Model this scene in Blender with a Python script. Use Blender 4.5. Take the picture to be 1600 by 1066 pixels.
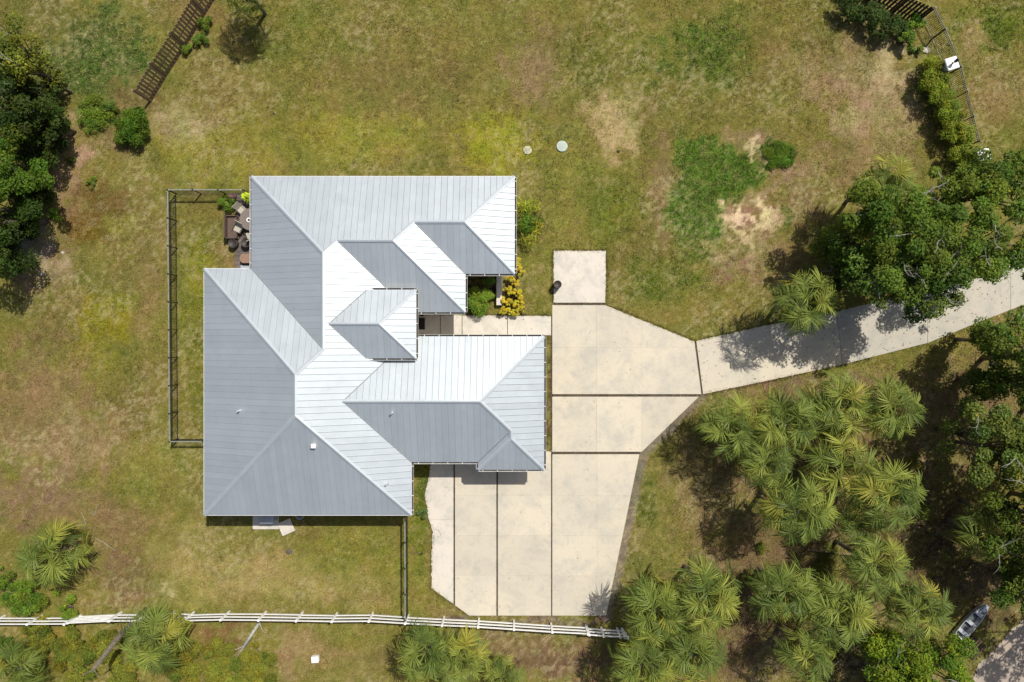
import bpy, math, random
import numpy as np
from mathutils import Vector, Matrix
from math import radians as R, sin, cos, pi

for _o in list(bpy.data.objects):
    bpy.data.objects.remove(_o)
SC = bpy.context.scene
COL = SC.collection
rng = np.random.default_rng(7)
random.seed(7)

# ------------------------------------------------------------------ camera, sky, sun, exposure
H = 46.0                     # drone height, m
S = 0.043                    # metres on the ground per photo pixel
cam_d = bpy.data.cameras.new('camera')
cam_d.sensor_width = 36.0
cam_d.lens = 36.0 * H / (1600 * S)
cam_d.clip_start = 0.5
cam_d.clip_end = 5000
cam = bpy.data.objects.new('camera', cam_d)
COL.objects.link(cam)
cam.location = (0, 0, H)
cam.rotation_euler = (0, 0, 0)
SC.camera = cam

SUN_EL, SUN_AZ = R(58), R(38.5)          # azimuth clockwise from +Y
world = bpy.data.worlds.new('World')
SC.world = world
world.use_nodes = True
wn = world.node_tree
sky = wn.nodes.new('ShaderNodeTexSky')
sky.sky_type = 'NISHITA'
sky.sun_disc = False
sky.sun_elevation = SUN_EL
sky.sun_rotation = SUN_AZ
sky.dust_density = 3.0
wn.links.new(sky.outputs[0], wn.nodes['Background'].inputs[0])
wn.nodes['Background'].inputs[1].default_value = 0.08
sun_d = bpy.data.lights.new('sun', 'SUN')
sun_d.energy = 4.6
sun_d.angle = R(0.53)
sun_d.color = (1.0, 0.945, 0.86)
sun = bpy.data.objects.new('sun', sun_d)
COL.objects.link(sun)
sdir = Vector((sin(SUN_AZ) * cos(SUN_EL), cos(SUN_AZ) * cos(SUN_EL), sin(SUN_EL)))
sun.rotation_euler = sdir.to_track_quat('Z', 'Y').to_euler()
sun.location = sdir * 60
SC.view_settings.view_transform = 'Standard'
SC.view_settings.look = 'None'
SC.view_settings.gamma = 1
SC.view_settings.use_curve_mapping = False
SC.view_settings.exposure = 0.02

# ------------------------------------------------------------------ helpers
def P(px, py, z=0.0):
    """the real place (x, y) of a thing of height z seen at photo pixel px, py"""
    k = S * (H - z) / H
    return ((px - 800) * k, (533 - py) * k)

def lin(r, g, b, k=1.0):
    def f(c):
        c /= 255.0
        return c / 12.92 if c <= 0.04045 else ((c + 0.055) / 1.055) ** 2.4
    return (f(r) * k, f(g) * k, f(b) * k)

def tag(o, label=None, cat=None, group=None, kind=None):
    if label: o['label'] = label
    if cat: o['category'] = cat
    if group: o['group'] = group
    if kind: o['kind'] = kind
    return o

def link(name, data, parent=None, loc=None, rot=None):
    o = bpy.data.objects.new(name, data)
    COL.objects.link(o)
    if parent is not None: o.parent = parent
    if loc is not None: o.location = loc
    if rot is not None: o.rotation_euler = rot
    return o

def thing(name, label, cat, loc=(0, 0, 0), rz=0.0, group=None):
    o = link(name, None, None, loc, (0, 0, rz))
    o.empty_display_size = 0.2
    return tag(o, label, cat, group)

def mesh_np(name, verts, faces, mat, cols=None, smooth=False):
    """verts (n,3); faces: (m,3) or (m,4) array or a list of lists"""
    me = bpy.data.meshes.new(name)
    verts = np.asarray(verts, dtype=np.float32)
    if isinstance(faces, np.ndarray) and faces.ndim == 2:
        m, k = faces.shape
        me.vertices.add(len(verts)); me.vertices.foreach_set('co', verts.ravel())
        me.loops.add(m * k); me.loops.foreach_set('vertex_index', faces.astype(np.int32).ravel())
        me.polygons.add(m)
        me.polygons.foreach_set('loop_start', np.arange(0, m * k, k, dtype=np.int32))
        me.update(calc_edges=True)
    else:
        me.from_pydata([tuple(v) for v in verts.tolist()], [], [list(f) for f in faces])
        me.update()
    if cols is not None:
        a = me.color_attributes.new('Col', 'FLOAT_COLOR', 'POINT')
        c = np.ones((len(verts), 4), dtype=np.float32); c[:, :3] = cols
        a.data.foreach_set('color', c.ravel())
    if smooth:
        me.polygons.foreach_set('use_smooth', np.ones(len(me.polygons), dtype=bool))
    if mat is not None:
        for m_ in (mat if isinstance(mat, (list, tuple)) else [mat]):
            me.materials.append(m_)
    return me

class MB:
    """collects simple solids into one mesh"""
    def __init__(s): s.v = []; s.f = []
    def add(s, v, f):
        b = len(s.v); s.v += [tuple(p) for p in v]; s.f += [[b + i for i in q] for q in f]; return s
    def box(s, c, d, rz=0.0, rot=None):
        hx, hy, hz = d[0] / 2, d[1] / 2, d[2] / 2
        M = rot if rot is not None else Matrix.Rotation(rz, 3, 'Z')
        v = [Vector(c) + M @ Vector((sx * hx, sy * hy, sz * hz)) for sz in (-1, 1) for sx, sy in ((-1, -1), (1, -1), (1, 1), (-1, 1))]
        return s.add(v, [(3, 2, 1, 0), (4, 5, 6, 7), (0, 1, 5, 4), (1, 2, 6, 5), (2, 3, 7, 6), (3, 0, 4, 7)])
    def bevbox(s, c, d, b=0.02, rz=0.0):
        hx, hy, hz = d[0] / 2, d[1] / 2, d[2] / 2
        M = Matrix.Rotation(rz, 3, 'Z'); v = []
        ring = lambda ix, z: [(sx * (hx - jx * ix), sy * (hy - jy * ix), z) for sx, sy, jx, jy in
                              ((-1, -1, 0, 1), (-1, -1, 1, 0), (1, -1, 1, 0), (1, -1, 0, 1), (1, 1, 0, 1), (1, 1, 1, 0), (-1, 1, 1, 0), (-1, 1, 0, 1))]
        rings = []
        for z, e in ((-hz, 0), (hz - b, 0), (hz, b)):
            hx0, hy0 = hx, hy
            pts = [(sx * (hx - e - jx * b), sy * (hy - e - jy * b), z) for sx, sy, jx, jy in
                   ((-1, -1, 0, 1), (-1, -1, 1, 0), (1, -1, 1, 0), (1, -1, 0, 1), (1, 1, 0, 1), (1, 1, 1, 0), (-1, 1, 1, 0), (-1, 1, 0, 1))]
            rings.append(pts)
        v = [Vector(c) + M @ Vector(p) for r in rings for p in r]
        f = [list(range(7, -1, -1)), list(range(16, 24))]
        for k in range(2):
            for i in range(8):
                j = (i + 1) % 8
                f.append((k * 8 + i, k * 8 + j, (k + 1) * 8 + j, (k + 1) * 8 + i))
        return s.add(v, f)
    def tube(s, pts, rad, n=8, cap=True):
        pts = [Vector(p) for p in pts]
        if not isinstance(rad, (list, tuple)): rad = [rad] * len(pts)
        v = []; up = Vector((0.13, 0.21, 1)).normalized()
        for i, p in enumerate(pts):
            t = (pts[min(i + 1, len(pts) - 1)] - pts[max(i - 1, 0)])
            t = t.normalized() if t.length > 1e-9 else Vector((0, 0, 1))
            a = t.cross(up)
            if a.length < 1e-3: a = t.cross(Vector((1, 0, 0)))
            a.normalize(); b = t.cross(a)
            for k in range(n):
                q = 2 * pi * k / n
                v.append(p + (a * cos(q) + b * sin(q)) * rad[i])
        f = []
        for i in range(len(pts) - 1):
            for k in range(n):
                j = (k + 1) % n
                f.append((i * n + k, i * n + j, (i + 1) * n + j, (i + 1) * n + k))
        if cap:
            f.append(list(range(n - 1, -1, -1))); f.append([(len(pts) - 1) * n + k for k in range(n)])
        return s.add(v, f)
    def lathe(s, prof, c=(0, 0, 0), n=24, sy=1.0, jitter=0.0):
        v = []; f = []
        for r, z in prof:
            for k in range(n):
                a = 2 * pi * k / n
                j = 1 + (random.uniform(-jitter, jitter) if jitter else 0)
                v.append((c[0] + r * j * cos(a), c[1] + r * j * sy * sin(a), c[2] + z))
        for i in range(len(prof) - 1):
            for k in range(n):
                j = (k + 1) % n
                f.append((i * n + k, i * n + j, (i + 1) * n + j, (i + 1) * n + k))
        f.append(list(range(n - 1, -1, -1))); f.append([(len(prof) - 1) * n + k for k in range(n)])
        return s.add(v, f)
    def prism(s, poly, z0, z1):
        n = len(poly)
        area = sum(poly[i][0] * poly[(i + 1) % n][1] - poly[(i + 1) % n][0] * poly[i][1] for i in range(n))
        if area < 0: poly = poly[::-1]
        v = [(x, y, z0) for x, y in poly] + [(x, y, z1) for x, y in poly]
        f = [list(range(n - 1, -1, -1)), list(range(n, 2 * n))] + [(i, (i + 1) % n, n + (i + 1) % n, n + i) for i in range(n)]
        return s.add(v, f)
    def me(s, name, mat, smooth=False):
        return mesh_np(name, s.v, s.f, mat, smooth=smooth)
    def build(s, name, mat, parent=None, smooth=False, loc=None, rot=None):
        return link(name, s.me(name, mat, smooth), parent, loc, rot)

def build_bevel(o, w=0.01, seg=2):
    b = o.modifiers.new('bevel', 'BEVEL'); b.width = w; b.segments = seg; b.limit_method = 'ANGLE'; b.angle_limit = R(40)
    return o

# ------------------------------------------------------------------ materials
def mat_new(name):
    m = bpy.data.materials.new(name); m.use_nodes = True
    nt = m.node_tree; b = nt.nodes['Principled BSDF']
    return m, nt, b

def N(nt, typ, **kw):
    n = nt.nodes.new(typ)
    for k, v in kw.items():
        if k in n.inputs: n.inputs[k].default_value = v
        else: setattr(n, k, v)
    return n

def noise_fac(nt, scale, detail=3.0, rough=0.55, lo=0.35, hi=0.65, coord='Object', dist=0.0, stretch=None):
    tc = N(nt, 'ShaderNodeTexCoord')
    src = tc.outputs[coord]
    if stretch:
        mp = N(nt, 'ShaderNodeMapping'); mp.inputs['Scale'].default_value = stretch
        nt.links.new(src, mp.inputs[0]); src = mp.outputs[0]
    n = N(nt, 'ShaderNodeTexNoise', Scale=scale, Detail=detail, Roughness=rough, Distortion=dist)
    nt.links.new(src, n.inputs['Vector'])
    mr = N(nt, 'ShaderNodeMapRange'); mr.inputs['From Min'].default_value = lo; mr.inputs['From Max'].default_value = hi
    nt.links.new(n.outputs[0], mr.inputs[0])
    return mr.outputs[0]

def mixc(nt, fac, a, b, blend='MIX'):
    m = N(nt, 'ShaderNodeMix'); m.data_type = 'RGBA'; m.blend_type = blend
    for sock, val in ((m.inputs[0], fac), (m.inputs[6], a), (m.inputs[7], b)):
        if hasattr(val, 'links'): nt.links.new(val, sock)
        elif isinstance(val, (tuple, list)): sock.default_value = (*val[:3], 1)
        else: sock.default_value = val
    return m.outputs[2]

def bump(nt, b, fac, strength=0.3, dist=0.02):
    bp = N(nt, 'ShaderNodeBump', Strength=strength, Distance=dist)
    nt.links.new(fac, bp.inputs['Height']); nt.links.new(bp.outputs[0], b.inputs['Normal'])

def plain(name, col, rough=0.6, metal=0.0, var=0.25, scale=6.0, coat=0.0, bumpy=0.0, objvar=0.0, spec=0.5):
    m, nt, b = mat_new(name)
    f = noise_fac(nt, scale, 4.0, 0.6, 0.3, 0.7)
    d = tuple(c * (1 - var) for c in col); l = tuple(min(1, c * (1 + var * 0.6)) for c in col)
    c = mixc(nt, f, d, l)
    if objvar:
        oi = N(nt, 'ShaderNodeObjectInfo')
        mr = N(nt, 'ShaderNodeMapRange'); mr.inputs['To Min'].default_value = 1 - objvar; mr.inputs['To Max'].default_value = 1 + objvar
        nt.links.new(oi.outputs['Random'], mr.inputs[0])
        cc = N(nt, 'ShaderNodeCombineColor'); 
        for i in range(3): nt.links.new(mr.outputs[0], cc.inputs[i])
        c = mixc(nt, 1.0, c, cc.outputs[0], 'MULTIPLY')
    nt.links.new(c, b.inputs['Base Color'])
    b.inputs['Roughness'].default_value = rough; b.inputs['Metallic'].default_value = metal
    b.inputs['Specular IOR Level'].default_value = spec
    if bumpy: bump(nt, b, noise_fac(nt, scale * 8, 4, 0.6, 0.2, 0.8), bumpy, 0.01)
    return m

def vcol_mat(name, rough=0.7, transl=0.0, spec=0.3, grain=None):
    m, nt, b = mat_new(name)
    a = N(nt, 'ShaderNodeVertexColor'); a.layer_name = 'Col'
    c = a.outputs[0]
    if grain:
        for sc_, lo_, hi_ in grain:
            f = noise_fac(nt, sc_, 5.0, 0.65, 0.3, 0.7)
            cc = N(nt, 'ShaderNodeMapRange'); cc.inputs['To Min'].default_value = lo_; cc.inputs['To Max'].default_value = hi_
            nt.links.new(f, cc.inputs[0])
            k = N(nt, 'ShaderNodeCombineColor')
            for i in range(3): nt.links.new(cc.outputs[0], k.inputs[i])
            c = mixc(nt, 1.0, c, k.outputs[0], 'MULTIPLY')
    nt.links.new(c, b.inputs['Base Color'])
    b.inputs['Roughness'].default_value = rough
    b.inputs['Specular IOR Level'].default_value = spec
    if transl:
        out = nt.nodes['Material Output']
        tr = N(nt, 'ShaderNodeBsdfTranslucent'); nt.links.new(c, tr.inputs[0])
        mx = N(nt, 'ShaderNodeMixShader'); mx.inputs[0].default_value = transl
        nt.links.new(b.outputs[0], mx.inputs[1]); nt.links.new(tr.outputs[0], mx.inputs[2])
        nt.links.new(mx.outputs[0], out.inputs[0])
    return m

def frond_mat(name, cols, rough=0.45):
    """palm leaf whose colour changes from frond to frond"""
    m, nt, b = mat_new(name)
    oi = N(nt, 'ShaderNodeObjectInfo')
    cr = N(nt, 'ShaderNodeValToRGB')
    el = cr.color_ramp.elements
    el[0].position = cols[0][0]; el[0].color = (*cols[0][1], 1)
    el[1].position = cols[-1][0]; el[1].color = (*cols[-1][1], 1)
    for p_, c_ in cols[1:-1]:
        e = el.new(p_); e.color = (*c_, 1)
    nt.links.new(oi.outputs['Random'], cr.inputs[0])
    f = noise_fac(nt, 14, 2, 0.5, 0.3, 0.7)
    c = mixc(nt, f, cr.outputs[0], (0.22, 0.25, 0.055)); nt.nodes[-1].inputs[0]
    mx0 = nt.nodes[-1]
    k = N(nt, 'ShaderNodeMath'); k.operation = 'MULTIPLY'; k.inputs[1].default_value = 0.28
    nt.links.new(f, k.inputs[0]); nt.links.new(k.outputs[0], mx0.inputs[0])
    nt.links.new(c, b.inputs['Base Color']); b.inputs['Roughness'].default_value = rough
    b.inputs['Specular IOR Level'].default_value = 0.15
    out = nt.nodes['Material Output']
    tr = N(nt, 'ShaderNodeBsdfTranslucent'); nt.links.new(c, tr.inputs[0])
    mx = N(nt, 'ShaderNodeMixShader'); mx.inputs[0].default_value = 0.22
    nt.links.new(b.outputs[0], mx.inputs[1]); nt.links.new(tr.outputs[0], mx.inputs[2]); nt.links.new(mx.outputs[0], out.inputs[0])
    return m

def concrete(name, base, grey, warm):
    m, nt, b = mat_new(name)
    f1 = noise_fac(nt, 0.55, 10, 0.76, 0.46, 0.66, dist=0.25)
    f2 = noise_fac(nt, 0.17, 4, 0.6, 0.42, 0.62)
    c = mixc(nt, f2, base, warm)
    g1 = mixc(nt, f1, (0, 0, 0), (1, 1, 1))
    c = mixc(nt, g1, c, grey)
    oi = N(nt, 'ShaderNodeObjectInfo')
    mr = N(nt, 'ShaderNodeMapRange'); mr.inputs['To Min'].default_value = 0.95; mr.inputs['To Max'].default_value = 1.03
    nt.links.new(oi.outputs['Random'], mr.inputs[0])
    cc = N(nt, 'ShaderNodeCombineColor')
    for i in range(3): nt.links.new(mr.outputs[0], cc.inputs[i])
    c = mixc(nt, 1.0, c, cc.outputs[0], 'MULTIPLY')
    f3 = noise_fac(nt, 2.4, 10, 0.8, 0.53, 0.74, dist=0.5)           # small stains
    k = N(nt, 'ShaderNodeMath'); k.operation = 'MULTIPLY'; k.inputs[1].default_value = 0.5
    nt.links.new(f3, k.inputs[0])
    c = mixc(nt, k.outputs[0], c, tuple(x * 0.6 for x in grey))
    f4 = noise_fac(nt, 30, 6, 0.7, 0.2, 0.8)
    mr4 = N(nt, 'ShaderNodeMapRange'); mr4.inputs['To Min'].default_value = 0.9; mr4.inputs['To Max'].default_value = 1.08
    nt.links.new(f4, mr4.inputs[0])
    c4 = N(nt, 'ShaderNodeCombineColor')
    for i in range(3): nt.links.new(mr4.outputs[0], c4.inputs[i])
    c = mixc(nt, 1.0, c, c4.outputs[0], 'MULTIPLY')
    nt.links.new(c, b.inputs['Base Color']); b.inputs['Roughness'].default_value = 0.85
    b.inputs['Specular IOR Level'].default_value = 0.25
    bump(nt, b, f4, 0.25, 0.004)
    return m

def roof_mat(name, col, rough=0.36, metal=0.75):
    m, nt, b = mat_new(name)
    oi = N(nt, 'ShaderNodeObjectInfo')
    mr = N(nt, 'ShaderNodeMapRange'); mr.inputs['To Min'].default_value = 0.945; mr.inputs['To Max'].default_value = 1.03
    nt.links.new(oi.outputs['Random'], mr.inputs[0])
    cc = N(nt, 'ShaderNodeCombineColor')
    for i in range(3): nt.links.new(mr.outputs[0], cc.inputs[i])
    f = noise_fac(nt, 0.5, 6, 0.7, 0.35, 0.7, dist=0.4)
    c = mixc(nt, f, tuple(x * 0.93 for x in col), col)
    f5 = noise_fac(nt, 1.6, 9, 0.78, 0.5, 0.75, dist=0.6)
    k = N(nt, 'ShaderNodeMath'); k.operation = 'MULTIPLY'; k.inputs[1].default_value = 0.3
    nt.links.new(f5, k.inputs[0])
    c = mixc(nt, k.outputs[0], c, tuple(x * y for x, y in zip(col, (0.74, 0.73, 0.7))))
    c = mixc(nt, 1.0, c, cc.outputs[0], 'MULTIPLY')
    nt.links.new(c, b.inputs['Base Color'])
    b.inputs['Metallic'].default_value = metal
    f2 = noise_fac(nt, 1.3, 4, 0.6, 0.3, 0.7)
    rr = N(nt, 'ShaderNodeMapRange'); rr.inputs['To Min'].default_value = rough - 0.03; rr.inputs['To Max'].default_value = rough + 0.05
    nt.links.new(f2, rr.inputs[0]); nt.links.new(rr.outputs[0], b.inputs['Roughness'])
    bump(nt, b, noise_fac(nt, 1.6, 3, 0.5, 0.2, 0.8), 0.3, 0.012)
    return m

M = {}
M['roof'] = roof_mat('roof_metal', (0.505, 0.557, 0.59), 0.46, 0.46)
M['cap'] = roof_mat('ridge_metal', (0.525, 0.575, 0.608), 0.46, 0.44)
M['seam'] = plain('seam_shadow_metal', (0.22, 0.24, 0.25), 0.6, 0.2, 0.1)
M['white'] = plain('white_paint', (0.78, 0.77, 0.74), 0.5, 0, 0.06, 3)
M['vinyl'] = plain('white_vinyl', (0.80, 0.80, 0.78), 0.45, 0, 0.10, 1.5)
M['stucco'] = plain('stucco', (0.66, 0.63, 0.56), 0.85, 0, 0.08, 4, bumpy=0.3)
M['gutter'] = plain('gutter_white', (0.66, 0.65, 0.62), 0.5, 0, 0.2, 5)
M['gutterin'] = plain('gutter_dark', (0.035, 0.032, 0.028), 0.8, 0, 0.4, 5)
M['glass'] = plain('window_glass', (0.03, 0.04, 0.05), 0.08, 0, 0.1, 3)
M['conc'] = concrete('driveway_concrete', (0.55, 0.50, 0.405), (0.44, 0.42, 0.36), (0.59, 0.53, 0.415))
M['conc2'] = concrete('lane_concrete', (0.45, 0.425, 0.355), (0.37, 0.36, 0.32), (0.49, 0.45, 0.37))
M['sandy'] = concrete('sandy_shell', (0.36, 0.31, 0.25), (0.30, 0.27, 0.23), (0.40, 0.33, 0.26))
M['pale'] = concrete('pale_concrete', (0.60, 0.555, 0.48), (0.45, 0.435, 0.39), (0.64, 0.585, 0.51))
M['paver'] = plain('brown_paver', (0.135, 0.11, 0.10), 0.85, 0, 0.25, 5, bumpy=0.3, objvar=0.2)
M['ground'] = vcol_mat('ground_soil', 0.95, 0, 0.1, [(2.6, 0.88, 1.12), (8, 0.72, 1.28), (22, 0.55, 1.42)])
M['grass'] = vcol_mat('grass_blades', 0.75, 0.3, 0.25)
M['leaf'] = vcol_mat('leaves', 0.6, 0.3, 0.18)
M['bark'] = plain('bark', (0.16, 0.135, 0.105), 0.95, 0, 0.45, 7, bumpy=0.8)
M['twig'] = plain('lichen_bark', (0.36, 0.35, 0.31), 0.95, 0, 0.35, 7, bumpy=0.5)
M['palmbark'] = plain('palm_bark', (0.17, 0.14, 0.105), 0.95, 0, 0.5, 9, bumpy=0.9)
M['frond'] = frond_mat('palm_frond', [(0.0, (0.070, 0.115, 0.025)), (0.25, (0.13, 0.19, 0.038)), (0.6, (0.21, 0.265, 0.048)), (0.9, (0.29, 0.325, 0.052)), (1.0, (0.38, 0.34, 0.05))])
M['frondy'] = frond_mat('yellow_palm_frond', [(0.0, (0.16, 0.19, 0.035)), (0.5, (0.26, 0.27, 0.04)), (1.0, (0.36, 0.33, 0.05))])
M['dead'] = frond_mat('dead_frond', [(0.0, (0.16, 0.12, 0.07)), (0.5, (0.26, 0.20, 0.12)), (1.0, (0.34, 0.24, 0.13))], 0.8)
M['wood'] = plain('weathered_wood', (0.215, 0.15, 0.085), 0.9, 0, 0.4, 5, bumpy=0.4, objvar=0.22)
M['wooddk'] = plain('dark_wood', (0.085, 0.05, 0.035), 0.85, 0, 0.4, 5, bumpy=0.4, objvar=0.2)
M['black'] = plain('black_metal', (0.018, 0.02, 0.018), 0.45, 0.0, 0.3, 6)
M['rail'] = plain('grey_green_rail', (0.26, 0.28, 0.24), 0.5, 0.2, 0.25, 6)
M['cream'] = plain('cream_sling', (0.42, 0.40, 0.33), 0.7, 0, 0.1, 8)
M['wicker'] = plain('brown_wicker', (0.11, 0.072, 0.055), 0.7, 0, 0.3, 18, bumpy=0.5)
M['table'] = plain('table_top', (0.19, 0.155, 0.14), 0.5, 0, 0.12, 10)
M['tan'] = plain('tan_top', (0.27, 0.165, 0.11), 0.6, 0, 0.18, 7)
M['mint'] = plain('mint_plastic', (0.36, 0.43, 0.37), 0.6, 0, 0.1, 9)
M['lid'] = plain('weathered_lid', (0.38, 0.38, 0.25), 0.8, 0, 0.4, 6)
M['pot'] = plain('dark_pot', (0.05, 0.04, 0.035), 0.6, 0, 0.3, 9)
M['clay'] = plain('clay_pot', (0.20, 0.12, 0.095), 0.8, 0, 0.25, 9)
M['soil'] = plain('potting_soil', (0.09, 0.07, 0.05), 1.0, 0, 0.4, 20, bumpy=0.8)
M['grey'] = plain('grey_enamel', (0.42, 0.46, 0.50), 0.45, 0.2, 0.08, 5)
M['galv'] = plain('galvanised', (0.62, 0.63, 0.64), 0.4, 0.6, 0.12, 9)
M['alu'] = plain('boat_aluminium', (0.60, 0.62, 0.63), 0.4, 0.4, 0.3, 3)
M['navy'] = plain('dark_boat_floor', (0.10, 0.115, 0.12), 0.6, 0, 0.3, 5)
M['rubber'] = plain('rubber', (0.025, 0.024, 0.023), 0.85, 0, 0.3, 12)
M['rock'] = plain('rock', (0.11, 0.095, 0.085), 0.95, 0, 0.35, 6, bumpy=0.6)
M['sandstone'] = plain('pale_rock', (0.50, 0.46, 0.38), 0.95, 0, 0.3, 6, bumpy=0.6)
M['hose'] = plain('hose', (0.10, 0.09, 0.07), 0.6, 0, 0.2, 6)

# ------------------------------------------------------------------ value noise in numpy
class VN:
    def __init__(s, seed, n=256):
        s.g = np.random.default_rng(seed).random((n, n)); s.n = n
    def one(s, x, y):
        xi = np.floor(x).astype(int); yi = np.floor(y).astype(int)
        fx = x - xi; fy = y - yi
        fx = fx * fx * (3 - 2 * fx); fy = fy * fy * (3 - 2 * fy)
        n = s.n; a = s.g[xi % n, yi % n]; b = s.g[(xi + 1) % n, yi % n]; c = s.g[xi % n, (yi + 1) % n]; d = s.g[(xi + 1) % n, (yi + 1) % n]
        return (a * (1 - fx) + b * fx) * (1 - fy) + (c * (1 - fx) + d * fx) * fy
    def fbm(s, x, y, sc=1.0, o=4):
        r = 0; w = 0.5; t = 0
        for k in range(o):
            r = r + w * s.one(x * sc + 17.3 * k, y * sc - 9.1 * k); t += w; w *= 0.55; sc *= 2.03
        return r / t
vn1, vn2, vn3, vn4 = VN(1), VN(2), VN(3), VN(4)

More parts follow.
